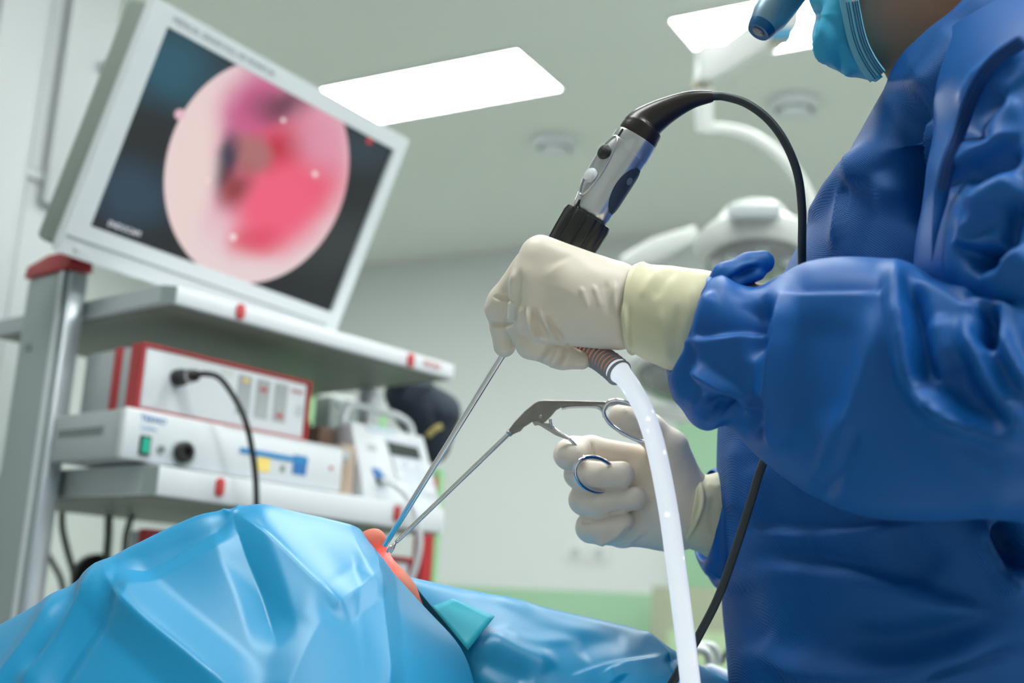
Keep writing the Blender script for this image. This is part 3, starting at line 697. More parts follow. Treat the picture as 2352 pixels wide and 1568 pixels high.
# body (one continuous surface: head, neck, trunk, both arms; mostly covered by the clothes)
FB = Px(2060, 300, .98)
pxm = 1/FB.s
lw, rw = (1500, 705, -60), (1640, 1165, 75)
def body_fn():
    trunk = [('c', (2330, 640, 100), 300, (2240, 1300, 130), 300), ('e', (2330, 560, 90), (280, 300, 430))]
    head = [('e', (2170, -230, 0), (270, 320, 215)), ('c', (2050, 30, 0), 95, (2150, -40, 0), 140), ('c', (2040, 75, 0), 72, (2230, -20, 0), 150),
            ('e', (1885, -190, 0), (55, 60, 40)), ('e', (1935, -60, 0), (45, 30, 60)), ('e', (2200, -190, -215), (50, 90, 30)), ('e', (2200, -190, 215), (50, 90, 30))]
    neck = [('c', (2220, -20, 10), 165, (2230, 260, 20), 175)]
    larm = chain([(2290, 330, -400, 130), (2400, 800, -560, 120), (1900, 790, -430, 95), (1600, 715, -270, 62), (1480, 695, -235, 52)])
    rarm = chain([(2290, 330, 420, 150), (2400, 900, 520, 120), (1950, 1150, 400, 95), (1690, 1175, 260, 62)])
    return sdf_groups([(60, 60, trunk), (40, 50, head), (50, 60, neck), (40, 50, larm), (40, 50, rarm)])
V, F = surfnet(body_fn(), (1380, -620, -760), (2800, 1760, 860), 20)
V = V[:]; Vw = FB.w(V)
person = mobj('person', Vw, F, m_skin)
tag(person, 'surgeon in blue gown, face mask and latex gloves leaning over the drape', 'person')

# gown trunk ---------------------------------------------------------------
def sup(th, e):
    c, s = math.cos(th), math.sin(th); return math.copysign(abs(c)**e, c), math.copysign(abs(s)**e, s)
rows = [  # front px, py, depth, back dx, back dz, lateral half width, centre y shift
    (2028, 181, .965, .20, .128, .085, -.035), (2016, 215, .968, .225, .13, .115, -.035), (1994, 270, .97, .26, .105, .150, -.03), (1940, 370, .985, .31, .08, .185, -.02),
    (1880, 470, 1.0, .34, .06, .20, -.015), (1848, 540, 1.01, .35, .04, .205, 0), (1792, 640, 1.02, .37, .03, .21, 0), (1735, 750, 1.03, .38, .02, .21, 0),
    (1690, 850, 1.035, .39, .01, .21, 0), (1662, 960, 1.04, .39, 0, .205, 0), (1657, 1080, 1.04, .385, 0, .20, 0), (1657, 1200, 1.04, .38, 0, .20, 0),
    (1668, 1320, 1.04, .375, 0, .20, 0), (1682, 1480, 1.04, .37, 0, .20, 0), (1690, 1580, 1.04, .37, 0, .205, 0), (1695, 1700, 1.04, .38, 0, .21, 0), (1700, 2100, 1.04, .40, 0, .22, 0)]
NT = 240
ctl = []
for (px, py, d, dx, dz, ry, cy) in rows:
    f0 = P(px, py, d); b0 = f0+X_*dx+Z_*dz; c = (f0+b0)/2+Y_*cy; a = (f0-b0)/2
    ctl.append([c+a*sup(2*math.pi*j/NT, .85)[0]+Y_*ry*sup(2*math.pi*j/NT, .85)[1] for j in range(NT)])
ctl = np.array(ctl)
G = cr(ctl.reshape(len(rows), -1), 14).reshape(-1, NT, 3); NR = len(G)
V = G.reshape(-1, 3); F = grid_faces(NR, NT)
gf = [('r', [(2052, 170), (2085, 300), (2120, 430), (2160, 580)], 34, -14), ('p', [(2095, 200), (2120, 320), (2165, 460)], 34, 8), ('p', [(2000, 300), (1990, 400), (1950, 520), (1940, 620)], 50, 6), ('s', [(2075, 190), (2090, 260), (2140, 380), (2170, 480)], 60, 16), ('r', [(2050, 220), (2080, 330), (2110, 430), (2150, 560)], 26, -16), ('r', [(2110, 250), (2130, 330), (2150, 420)], 40, 7),
      ('s', [(1950, 400), (1945, 500), (1930, 590)], 30, 7), ('r', [(1935, 370), (2000, 400), (2080, 470)], 30, 6), ('r', [(1960, 360), (1900, 440), (1850, 520)], 18, 4),
      ('s', [(2290, 20), (2230, 120), (2180, 240), (2130, 330)], 60, -14), ('r', [(2240, 60), (2160, 160), (2080, 220)], 40, 6),
      ('s', [(1690, 1225), (1760, 1215), (1850, 1222), (2000, 1210), (2150, 1200)], 40, 8), ('s', [(1700, 1300), (1800, 1292), (1950, 1310), (2100, 1350), (2230, 1390), (2352, 1410)], 60, 14),
      ('r', [(1720, 1470), (1800, 1520), (1900, 1545), (2060, 1545), (2200, 1500), (2352, 1440)], 30, 9), ('r', [(1900, 1450), (2050, 1470), (2200, 1440), (2352, 1400)], 34, -6),
      ('s', [(2100, 1568), (2220, 1530), (2352, 1490)], 40, 9), ('r', [(2240, 1180), (2275, 1260), (2310, 1310), (2345, 1390)], 20, 10), ('r', [(2290, 1190), (2320, 1260), (2360, 1320)], 26, -22),
      ('r', [(1690, 1000), (1700, 1100), (1690, 1200)], 24, 3), ('r', [(1740, 1060), (1735, 1200)], 18, 3), ('r', [(2040, 1180), (2100, 1260), (2170, 1330)], 40, -6), ('r', [(1690, 1330), (1720, 1430), (1760, 1500)], 30, -5)]
V = folds(V, F, [(a, b, c*(1.2 if a == 'r' else 1), d*1.6) for a, b, c, d in gf]); V = wrinkle(V, F, .0016, (5, 11, 23), 1)
gb = mobj('gown', V, F, m_gown, person)
# seam tape of the arm hole, following the shoulder
def on_surface(V, px, py):
    q = proj(V); k = (abs(q[:, 0]-px) < 16) & (abs(q[:, 1]-py) < 16)
    if not k.any(): return None
    i = np.where(k)[0]; return V[i[np.argmin(q[i, 2])]]

# near sleeve: upper arm ----------------------------------------------------
def lring(T, B, d, w, tilt=0, e=.85, n=160, back=0):
    """closed sleeve section between picture points T (top/first) and B, at depth d, half depth w (m), near side shifted by tilt px"""
    T = np.array(T, float); B = np.array(B, float); out = []
    for j in range(n):
        c, s = sup(2*math.pi*j/n, e); m = (T+B)/2+(T-B)/2*c; x = m[0]+tilt*max(0, -s); out.append(P(x, m[1], d)+CF*w*s)
    return out
def sleeve(secs, n=160, sub=14, e=.85):
    C = np.array([lring(*s_[:4], tilt=(s_[4] if len(s_) > 4 else 0), n=n, e=e) for s_ in secs])
    G = cr(C.reshape(len(secs), -1), sub).reshape(-1, n, 3); return G.reshape(-1, 3), grid_faces(len(G), n)
up_s = [((2190, 60), (2480, -70), .86, .07), ((2178, 160), (2540, 20), .83, .085), ((2180, 270), (2590, 180), .81, .085), ((2160, 370), (2620, 340), .795, .085),
        ((2146, 460), (2640, 480), .785, .085), ((2126, 550), (2660, 620), .775, .085), ((2130, 640), (2670, 740), .77, .085), ((2190, 730), (2680, 860), .77, .08), ((2300, 800), (2690, 960), .77, .07)]
V, F = sleeve(up_s)
uf = [('s', [(2352, 300), (2260, 350), (2190, 400), (2150, 450)], 36, 12), ('r', [(2352, 340), (2270, 385), (2200, 420)], 22, -9), ('s', [(2360, 470), (2290, 480), (2200, 560)], 40, 10),
      ('r', [(2352, 410), (2280, 450), (2220, 500)], 30, 8), ('s', [(2180, 560), (2240, 570), (2310, 575)], 40, -18), ('r', [(2210, 610), (2260, 590), (2310, 580)], 24, -18),
      ('s', [(2230, 640), (2290, 600), (2352, 550)], 50, 18), ('r', [(2352, 110), (2290, 150), (2240, 200), (2210, 270)], 20, 6), ('r', [(2300, 190), (2260, 260), (2230, 340)], 40, -9), ('r', [(2352, 230), (2300, 260), (2240, 320)], 30, 6),
      ('r', [(2340, 440), (2320, 520), (2300, 570)], 18, -10)]
V = folds(V, F, [(a, b, c, d*1.25) for a, b, c, d in uf]); V = wrinkle(V, F, .0015, (6, 14), 2)
us = mobj('upper_sleeve', V, F, m_sleeve, gb)
UPV = V
# near sleeve: forearm, hanging wide ---------------------------------------
fo_s = [((1660, 655), (1612, 820), .878, .03, -10), ((1640, 636), (1572, 850), .876, .036, -20), ((1628, 640), (1552, 880), .874, .045, -26), ((1655, 628), (1580, 955), .868, .058, -14), ((1690, 648), (1616, 988), .862, .062), ((1738, 655), (1664, 980), .852, .064),
        ((1795, 628), (1705, 1012), .842, .068), ((1850, 600), (1765, 1072), .832, .072), ((1945, 590), (1862, 1142), .812, .078), ((2060, 602), (1970, 1180), .795, .082),
        ((2130, 636), (2100, 1186), .78, .086), ((2250, 625), (2240, 1180), .765, .09), ((2400, 590), (2390, 1200), .755, .09), ((2560, 640), (2560, 1210), .755, .09), ((2680, 700), (2680, 1180), .76, .085), ((2720, 800), (2720, 1080), .765, .05)]
V, F = sleeve(fo_s, 200, 16)
ff = [('p', [(2054, 570), (2064, 680), (2082, 800), (2108, 885), (2200, 960), (2400, 1030)], 46, 24), ('r', [(2078, 620), (2100, 760), (2122, 880), (2160, 920)], 30, -16), ('s', [(2085, 630), (2140, 655), (2200, 690), (2280, 730)], 34, 10),
      ('s', [(1780, 676), (1900, 672), (2050, 672)], 34, 10), ('p', [(1802, 640), (1790, 770), (1775, 860), (1770, 960), (1778, 1060)], 50, 12), ('r', [(1752, 670), (1742, 770), (1765, 830)], 30, -10),
      ('s', [(1550, 780), (1650, 770), (1740, 755), (1800, 735)], 44, 14), ('p', [(1570, 835), (1660, 890), (1740, 960)], 36, 12), ('r', [(1585, 945), (1660, 938), (1720, 925)], 26, -14),
      ('r', [(1745, 900), (1738, 960), (1705, 1020)], 28, -10), ('r', [(1890, 700), (1880, 860), (1900, 1000)], 80, -5), ('p', [(2020, 680), (2000, 830), (1960, 940), (1925, 1060), (1870, 1160)], 60, 8),
      ('r', [(1975, 960), (1930, 1070), (1870, 1160)], 26, -7), ('s', [(2210, 672), (2270, 688), (2340, 705)], 40, 14), ('p', [(2215, 720), (2240, 800), (2295, 905), (2380, 1000)], 44, 16), ('r', [(2268, 690), (2280, 745), (2256, 810)], 24, -20),
      ('p', [(2292, 680), (2306, 780), (2380, 920)], 34, 14), ('r', [(2180, 800), (2230, 930), (2320, 1020)], 40, -8), ('r', [(2100, 900), (2220, 1060), (2380, 1130)], 60, 6), ('r', [(2150, 720), (2165, 800), (2190, 880)], 36, 6),
      ('r', [(1552, 770), (1550, 860), (1572, 950)], 14, 5), ('r', [(1588, 770), (1586, 860), (1602, 940)], 14, -5), ('r', [(1640, 660), (1610, 720), (1590, 790)], 16, 5)]
V = folds(V, F, ff); V = wrinkle(V, F, .0016, (5, 12), 3)
fs = mobj('sleeve', V, F, m_sleeve, gb)
# loose fold of cloth rolled up on top of the cuff end
FR = Px(1700, 620, .868)
V, F = surfnet(sdf_groups([(16, 16, [('c', (1585, 780, -2), 14, (1625, 690, -12), 24), ('c', (1625, 690, -12), 24, (1665, 635, -10), 30), ('c', (1665, 635, -10), 30, (1720, 612, -4), 30), ('c', (1720, 612, -4), 30, (1752, 602, 0), 27), ('c', (1650, 690, 20), 30, (1700, 650, 20), 36)])]), (1540, 540, -70), (1810, 830, 90), 4)
V = folds(FR.w(V), F, [('r', [(1640, 700), (1680, 640), (1750, 610)], 9, -6), ('r', [(1600, 760), (1640, 680), (1700, 620), (1750, 600)], 10, 4), ('r', [(1665, 670), (1710, 640), (1765, 625)], 10, 4)])
mobj('cuff_fold', V, F, m_sleeve, gb)
# far sleeve, only its cuff end shows below the right glove
V, F = sleeve([((1668, 1068), (1640, 1290), 1.09, .05), ((1640, 1082), (1605, 1285), 1.09, .055), ((1655, 1072), (1625, 1325), 1.09, .06), ((1700, 1060), (1660, 1350), 1.10, .065), ((1800, 1040), (1780, 1330), 1.12, .07), ((1950, 1020), (1950, 1320), 1.15, .07)], 90, 8)
V = folds(V, F, [('r', [(1615, 1290), (1650, 1310), (1680, 1330)], 10, 6), ('r', [(1625, 1310), (1650, 1340)], 8, -6)])
mobj('sleeve', V, F, m_sleeve, gb)
# stitched seam tape along the arm hole
sp = []
for (x, y) in ((2352, 92), (2300, 128), (2262, 168), (2232, 220), (2208, 285), (2185, 350), (2168, 410), (2158, 470), (2148, 530), (2140, 600)):
    hit = None
    for VV in (UPV, np.asarray(gb.data.vertices and [v.co[:] for v in gb.data.vertices])+ORG[gb]):
        h = on_surface(VV, x, y)
        if h is not None and (hit is None or proj(h)[2] < proj(hit)[2]): hit = h
    if hit is not None: sp.append(P(x, y, float(proj(hit)[2])-.004))
sp = np.array(sp); dsm = proj(sp); dsm[1:-1, 2] = (dsm[:-2, 2]+dsm[1:-1, 2]*2+dsm[2:, 2])/4
sp = cr(np.array([P(*r) for r in dsm]), 10)
def ribbon(path, w, t, nrm):
    T = np.gradient(path, axis=0); T /= np.linalg.norm(T, axis=1)[:, None]; V = []
    wa = np.broadcast_to(w, (len(path),))
    for p, tt, w in zip(path, T, wa):
        s_ = unit(np.cross(tt, nrm)); n_ = np.cross(s_, tt); V += [p+s_*w+n_*t, p-s_*w+n_*t, p-s_*w-n_*t, p+s_*w-n_*t]
    return V, grid_faces(len(path), 4, True, True)
V, F = ribbon(sp, .0048*np.clip(np.minimum(np.arange(len(sp))/4+.6, (len(sp)-1-np.arange(len(sp)))/25+.02), .02, 1), .0008, CF); tape = mobj('seam_tape', V, F, m_seam, gb)
st_parts = []
for i in range(2, len(sp)-26):
    a = sp[i]; t_ = unit(sp[i+1]-sp[i-1]); n_ = unit(np.cross(t_, CF))
    for k in (-.0024, 0, .0024): st_parts.append(boxv(a+n_*k-CF*.0011, (t_, n_, CF), (-.0009, -.0007, -.0003), (.0009, .0007, .0003)))
V, F = join(st_parts); so = mobj('stitches', V, F, mat('stitch_blue', (6, 48, 108), .7), tape, False); so['kind'] = 'stuff'

# face mask ------------------------------------------------------------------
mrow = [((1945, -150), (1818, -150)), ((1955, -70), (1838, -70)), ((1962, 0), (1862, 2)), ((1967, 35), (1874, 40)), ((1974, 70), (1868, 85)), ((1982, 98), (1878, 122)), ((1994, 124), (1908, 150)), ((2010, 152), (1952, 169)), ((2027, 177), (2012, 185))]
NA = 72; C = []
for E_, S_p in mrow:
    r_ = []
    for j in range(NA):
        th = math.pi*j/(NA-1); r_.append(P(E_[0]-(E_[0]-S_p[0])*math.sin(th)**.8, E_[1]+(S_p[1]-E_[1])*math.sin(th), .985-.085*math.cos(th)))
    C.append(r_)
G = cr(np.array(C).reshape(len(C), -1), 12).reshape(-1, NA, 3)
V = G.reshape(-1, 3); F = grid_faces(len(G), NA, False)
mf = [('p', [(1900, -20), (1925, 40), (1915, 100), (1905, 160)], 22, 7), ('p', [(1925, 60), (1935, 120), (1965, 185)], 26, 6), ('s', [(1890, 0), (1900, 40), (1905, 90), (1912, 150)], 16, -7), ('t', [(1898, 10), (1918, 40), (1912, 90), (1900, 140)], 12, 6), ('s', [(1920, 30), (1926, 90), (1940, 165)], 18, 8), ('r', [(1880, 20), (1886, 60)], 8, -4),
      ('r', [(1945, 60), (1955, 120), (1985, 165)], 12, -2)]
V = folds(V, F, mf, outward=P(1990, 40, .985))
mk = mobj('face_mask', V, F, m_mask, person); sm_ = mk.modifiers.new('thick', 'SOLIDIFY'); sm_.thickness = .0012; sm_.offset = 1
ed = np.array([P(x, y, d) for x, y, d in ((1938, -150, .8985), (1948, -70, .8985), (1955, 0, .8985), (1961, 35, .8985), (1968, 70, .8985), (1976, 98, .8985), (1987, 124, .8985), (2003, 152, .8985), (2021, 176, .8985))])
V, F = ribbon(cr(ed, 8)+CR*-.0015, .0068, .0009, CF); es_ = mobj('edge_strip', V, F, m_maskw, mk)
dots = []
pe = cr(ed, 14)
for i in range(30, len(pe)-2):
    t_ = unit(pe[i+1]-pe[i-1]); n_ = unit(np.cross(t_, CF))
    for k in (-.004, -.0022, .0005, .0023, .0041): dots.append(boxv(pe[i]+n_*k-CF*.0011, (t_, n_, CF), (-.0007, -.0004, -.0003), (.0007, .0004, .0003)))
V, F = join(dots); dd_ = mobj('embossed_dots', V, F, mat('mask_dots', (32, 112, 150), .7), es_, False); dd_['kind'] = 'stuff'
tube('ear_loop', cr([P(1957, 6, .899), P(1966, -10, .897), P(2000, -70, .893), P(2120, -140, .895)], 6), .0016, mat('elastic', (225, 228, 230), .6), mk, 8)

# left glove (near hand, back of hand to the viewer) ---------------------------
FL = Px(1300, 690, .90)
m_hand = [('c', (1452, 700, 12), 78, (1340, 682, 6), 80), ('c', (1410, 652, 8), 52, (1242, 590, -2), 50), ('c', (1400, 690, -8), 55, (1222, 640, -14), 46), ('c', (1400, 725, -6), 52, (1224, 700, -6), 44), ('c', (1420, 752, 2), 50, (1238, 752, 10), 38)]
g_i = chain([(1222, 600, 62, 38), (1156, 690, 96, 38), (1150, 706, 100, 37), (1156, 745, 106, 31), (1158, 794, 110, 27)])
g_m = chain([(1215, 640, 14, 44), (1196, 745, 55, 33), (1250, 790, 110, 28)])
g_r = chain([(1215, 700, 14, 42), (1210, 775, 56, 32), (1290, 802, 90, 28), (1345, 802, 96, 24)])
g_l = chain([(1236, 752, 26, 34), (1218, 792, 36, 31), (1290, 817, 32, 31), (1338, 828, 40, 21)])
g_t = chain([(1420, 640, 70, 44), (1330, 600, 118, 32), (1262, 610, 130, 28)])
cuts = []
V, F = surfnet(sdf_groups([(34, 20, m_hand), (12, 3, g_i), (12, 18, g_m), (12, 8, g_r), (12, 3, g_l), (14, 16, g_t)], cuts), (1090, 500, -110), (1560, 880, 190), 3.0)
lf_ = [('r', [(1232, 842), (1250, 815), (1268, 786)], 5, -1.7), ('r', [(1274, 856), (1292, 822), (1306, 786)], 6, -2.2), ('r', [(1262, 846), (1276, 818), (1288, 792)], 8, 1.0), ('r', [(1100, 736), (1145, 746), (1190, 736)], 5, -1.5), ('r', [(1130, 680), (1160, 686), (1190, 694)], 4, -1.0), ('r', [(1196, 690), (1196, 740), (1204, 788)], 5, 2.2), ('r', [(1208, 698), (1218, 745), (1240, 786)], 5, 2.4), ('r', [(1236, 702), (1256, 745), (1290, 790)], 5, 2.2), ('r', [(1222, 700), (1236, 745), (1262, 788)], 6, -1.8), ('r', [(1250, 720), (1275, 760), (1300, 790)], 6, -1.4),
       ('r', [(1333, 655), (1345, 690), (1352, 712)], 6, 1.6), ('r', [(1360, 650), (1372, 680), (1382, 712)], 6, 1.4), ('r', [(1412, 640), (1412, 690), (1420, 740)], 5, 1.6), ('r', [(1390, 640), (1396, 690), (1400, 730)], 9, -1.4), ('r', [(1182, 610), (1178, 680), (1180, 760)], 6, 1.6), ('r', [(1196, 610), (1190, 690), (1188, 760)], 6, -1.2),
       ('r', [(1172, 740), (1205, 770), (1240, 788)], 5, -1), ('r', [(1270, 600), (1290, 640), (1280, 680)], 30, 1.0)]
V = FL.w(V); V = folds(V, F, [(a, b, c_, h_*(.8 if b[0][0] > 1300 else 1.9)) for a, b, c_, h_ in lf_]); V = wrinkle(V, F, .0005, (25, 60), 7)
gl = mobj('left_glove', V, F, m_glove, person)
V, F = sleeve([((1462, 606), (1452, 806), .899, .0255, -34), ((1478, 600), (1452, 816), .899, .0268, -38), ((1484, 603), (1462, 815), .898, .0262, -36), ((1500, 607), (1480, 824), .897, .0262, -34), ((1540, 609), (1512, 838), .893, .0265, -30), ((1580, 615), (1546, 852), .888, .027, -26), ((1640, 625), (1590, 868), .882, .027, -20), ((1690, 650), (1640, 860), .876, .024, -10)], 120, 10, .95)
cf = [('r', [(1430, 690), (1438, 760), (1450, 812)], 7, 1.8), ('r', [(1444, 690), (1452, 760), (1466, 812)], 7, -1.2), ('r', [(1470, 690), (1490, 650), (1520, 615)], 9, 1.0), ('r', [(1500, 690), (1530, 640), (1560, 620)], 10, -1.0), ('r', [(1520, 700), (1520, 760), (1535, 840)], 12, 1.0), ('r', [(1560, 690), (1550, 780), (1552, 840)], 12, -1.0), ('r', [(1590, 640), (1580, 720), (1565, 800)], 12, 1.0)]
V = folds(V, F, cf); V = wrinkle(V, F, .0006, (15, 40), 8)
mobj('cuff', V, F, m_cuff, gl)

# right glove (far hand, palm to the viewer, holding the forceps) ----------------
FRh = Px(1450, 1100, 1.05)
palm = [('c', (1530, 1130, 35), 80, (1545, 1180, 35), 82), ('c', (1470, 1095, 45), 50, (1430, 1200, 48), 50), ('c', (1548, 1075, 18), 52, (1560, 1150, 18), 62), ('c', (1400, 1215, 40), 42, (1540, 1200, 28), 66), ('c', (1560, 1165, 32), 82, (1640, 1185, 36), 78)]
thumb = chain([(1560, 1110, 12, 52), (1535, 1030, 2, 44), (1490, 985, -8, 35), (1445, 966, -14, 34), (1422, 955, -16, 27)])
f_i = chain([(1475, 1062, 50, 36), (1360, 1036, 40, 31), (1318, 1036, 18, 32), (1307, 1042, -14, 34), (1305, 1043, -34, 32)])
f_m = chain([(1430, 1110, 60, 36), (1345, 1092, 45, 33), (1331, 1090, 10, 33), (1350, 1089, -24, 32), (1424, 1086, -36, 31)])
f_r = chain([(1430, 1155, 60, 36), (1352, 1148, 45, 34), (1342, 1148, 8, 34), (1372, 1152, -20, 32), (1454, 1139, -34, 28)])
f_l = chain([(1430, 1205, 50, 34), (1365, 1208, 35, 33), (1357, 1212, 4, 33), (1378, 1214, -16, 31), (1430, 1195, -28, 25)])
cuts = [(('c', (1360, 1000, 8), 4, (1364, 1062, 6), 5), 5), (('c', (1420, 1040, 10), 1, (1402, 1052, 8), 2), 4)]
V, F = surfnet(sdf_groups([(30, 20, palm), (16, 16, thumb), (12, 14, f_i), (12, 4, f_m), (12, 4, f_r), (12, 4, f_l)], cuts), (1250, 890, -110), (1740, 1320, 150), 3.0)
rf = [('r', [(1360, 1248), (1400, 1240), (1440, 1205)], 5, 2.2), ('r', [(1380, 1255), (1430, 1240), (1460, 1200)], 6, -1.6), ('r', [(1335, 1195), (1345, 1200), (1360, 1196)], 4, -1.6), ('r', [(1345, 1250), (1370, 1256), (1395, 1248)], 4, 1.5), ('r', [(1390, 1260), (1440, 1252), (1480, 1215)], 6, 1.4),
      ('r', [(1395, 1183), (1415, 1178), (1435, 1172)], 4, -1.2), ('r', [(1445, 1245), (1480, 1235), (1500, 1210)], 8, -1), ('r', [(1430, 935), (1440, 950)], 5, .8), ('r', [(1405, 1110), (1425, 1112), (1445, 1100)], 4, 1), ('r', [(1500, 1010), (1530, 1040), (1555, 1090)], 14, 1)]
V = FRh.w(V); V = folds(V, F, rf); V = wrinkle(V, F, .0004, (25, 60), 9)
gr = mobj('right_glove', V, F, m_glove, person)
V, F = sleeve([((1600, 1092), (1570, 1240), 1.058, .028, -6), ((1596, 1086), (1562, 1250), 1.06, .0325, 0), ((1606, 1088), (1572, 1254), 1.06, .0315, 4), ((1630, 1088), (1600, 1266), 1.062, .031, 6), ((1665, 1082), (1640, 1286), 1.068, .032, 6), ((1720, 1076), (1700, 1290), 1.075, .033, 0)], 100, 10, .95)
V = folds(V, F, [('r', [(1605, 1092), (1612, 1160), (1578, 1240)], 5, 2.2), ('r', [(1620, 1110), (1640, 1118), (1660, 1112)], 8, 1.2), ('r', [(1590, 1260), (1620, 1268), (1650, 1262)], 6, -1.2), ('r', [(1640, 1130), (1635, 1190), (1645, 1240)], 12, -1.2)]); V = wrinkle(V, F, .0006, (15, 40), 10)
mobj('cuff', V, F, m_cuff, gr)

# headlight / loupe barrel worn by the surgeon ------------------------------------
lp0, lp1 = P(1743, 72, .985), P(1845, -70, 1.0)
m_lb = mat('loupe_metal', (128, 158, 178), .35, .5); m_ld = mat('loupe_blue', (28, 92, 140), .35, .4)
lo_ = thing('surgical_loupe', lp0, 'blue grey loupe barrel pointing down in front of the face mask', 'loupe')
la = unit(lp1-lp0); rp_ = .985/FPX
lathe('barrel', lp0, la, [(0, 18*rp_), (.0, 27*rp_), (.001, 29*rp_), (.016, 42*rp_), (.034, 45*rp_), (.05, 46*rp_), (.06, 44*rp_), (.061, 30*rp_)], m_lb, lo_, 40)
lathe('front_ring', lp0-la*.0005, la, [(0, 10*rp_), (-.0005, 27*rp_), (.002, 30.5*rp_), (.006, 33.5*rp_), (.0065, 20*rp_)], m_ld, lo_, 40)
lathe('lens', lp0-la*.0012, la, [(0, 12*rp_), (.0002, 15*rp_), (.001, 15*rp_)], mat('loupe_glass', (40, 60, 90), .05, coat=1), lo_, 30)
lathe('rear_ring', lp0+la*.0615, la, [(0, 38*rp_), (.001, 42*rp_), (.012, 42*rp_), (.013, 38*rp_)], m_ld, lo_, 40)
tube('frame_arm', cr([lp1, P(1900, -170, 1.0), P(1990, -230, .93), P(2200, -220, .88)], 6), .003, m_dgrey, lo_, 8)
# ------------------------------------------------------------------ endoscope camera head, in the left hand
m_silver = mat('satin_silver', (206, 206, 208), .28, .9, var=.03, vscale=30)
m_slate = mat('slate_grip', (58, 66, 82), .4, .3)
m_boot = mat('rubber_boot', (36, 28, 28), .32, spec=.5)
m_cable = mat('cable_rubber', (40, 48, 54), .45)
m_ring = mat('black_grip_ring', (30, 31, 30), .33, spec=.5)
DE = .935
A_ = P(1327, 540, DE); B_ = P(1462, 318, DE-.004)
ea = unit(B_-A_); ed_ = unit(CF-ea*(CF@ea)); eb_ = np.cross(ea, ed_)         # eb_: sideways in picture
if eb_@CR < 0: eb_ = -eb_
px = DE/FPX
es = thing('endoscope_camera', P(1310, 560, DE), 'silver endoscope camera head with black grip ring held in the left glove', 'endoscope camera')
L_ = np.linalg.norm(B_-A_)
def erings(name, prof, m, parent, n=64, shape=None):
    V = []
    for t, r in prof:
        for j in range(n):
            th = 2*math.pi*j/n; k = shape(t, th) if shape else 1; V.append(A_+ea*t+(eb_*math.cos(th)+ed_*math.sin(th))*r*k)
    return mobj(name, V, grid_faces(len(prof), n, True, True), m, parent, True, 38)
fl = lambda t, th: 1-.085*(max(0, math.cos(th*11))**1.5)*(1 if t > -.013 else .5)
erings('grip_ring', [(-.014, 40*px), (-.012, 56*px), (.0, 58*px), (.012, 59*px), (.016, 56*px), (.017, 44*px)], m_ring, es, 144, fl)
# body with raised key pad towards the upper left and flattened lower part
def bshape(t, th):
    x = t/L_; c = math.cos(th-math.pi*1.13); pad = max(0, c)**3*math.exp(-((x-.58)/.30)**4)*.20
    return 1+pad
body = [(.0165, 40*px), (.018, 44*px), (.022, 46*px)]+[(.022+(L_-.03)*k/40, (46+3.5*k/40)*px) for k in range(1, 41)]+[(L_-.0055, 47*px), (L_-.005, 46.4*px), (L_-.0045, 49.5*px), (L_-.001, 49.5*px), (L_, 48*px), (L_, 36*px)]
bd = erings('camera_body', body, m_silver, es, 96, bshape)
erings('end_collar', [(L_-.0135, 50.2*px), (L_-.013, 50.6*px), (L_-.0005, 50.6*px), (L_+.0005, 49.5*px), (L_+.0008, 40*px)], m_silver, es, 64)
# slate coloured side grip: patch hugging the body on the right hand lower side
V = []; nu, nv = 30, 26
for i in range(nu):
    x = i/(nu-1); t = .026+(L_-.046)*x
    half = .95*math.sin(math.pi*min(max(x, .02), .98))**.45
    for j in range(nv):
        y = j/(nv-1)*2-1; th = -.15+y*half*.75-.25*(x-.5)
        th = -.62+y*half*.70
        V.append(A_+ea*t+(eb_*math.cos(th)+ed_*math.sin(th))*(47.6+3.2*x)*px*bshape(t, th)*1.0)
V2 = [v-0 for v in V]; mobj('side_grip', V2, grid_faces(nu, nv, False), m_slate, bd)
def keyat(x, th):
    t = L_*x; r = (46+3.5*x)*px*bshape(t, th); n_ = eb_*math.cos(th)+ed_*math.sin(th); return A_+ea*t+n_*r, n_
thk = math.pi*1.2
for x, m, nm in ((.735, m_black, 'black_button'), (.50, m_white, 'white_button')):
    c, n_ = keyat(x, thk)
    lathe(nm, c-n_*.0012, n_, [(0, 17.5*px), (.002, 17.5*px), (.0036, 15*px), (.0042, 8*px), (.0044, 1*px)], m, bd, 28)
tv = []
for k in range(26):
    a = 2*math.pi*k/26; x = .61+.30*math.cos(a); th = thk+.42*math.sin(a); c, n_ = keyat(x, th); tv.append(c+n_*.0003)
tube('pad_rim', tv, .0009, m_silver, bd, 8, True)
for x, th in ((.235, thk+.05), (.955, thk+.1)):
    c, n_ = keyat(x, th); box('slot', c, (ea, np.cross(n_, ea), n_), (-.003, -.0008, -.0006), (.003, .0008, .0005), m_black, bd, 0)
c, n_ = keyat(.62, -math.pi*.36+math.pi*2)
lathe('maker_mark', A_+ea*L_*.63+(eb_*math.cos(-.75)+ed_*math.sin(-.75))*50.2*px, eb_*math.cos(-.75)+ed_*math.sin(-.75), [(0, 9*px), (.0004, 9*px), (.0005, 7*px)], mat('etched_mark', (120, 128, 140), .4, .4), bd, 20)
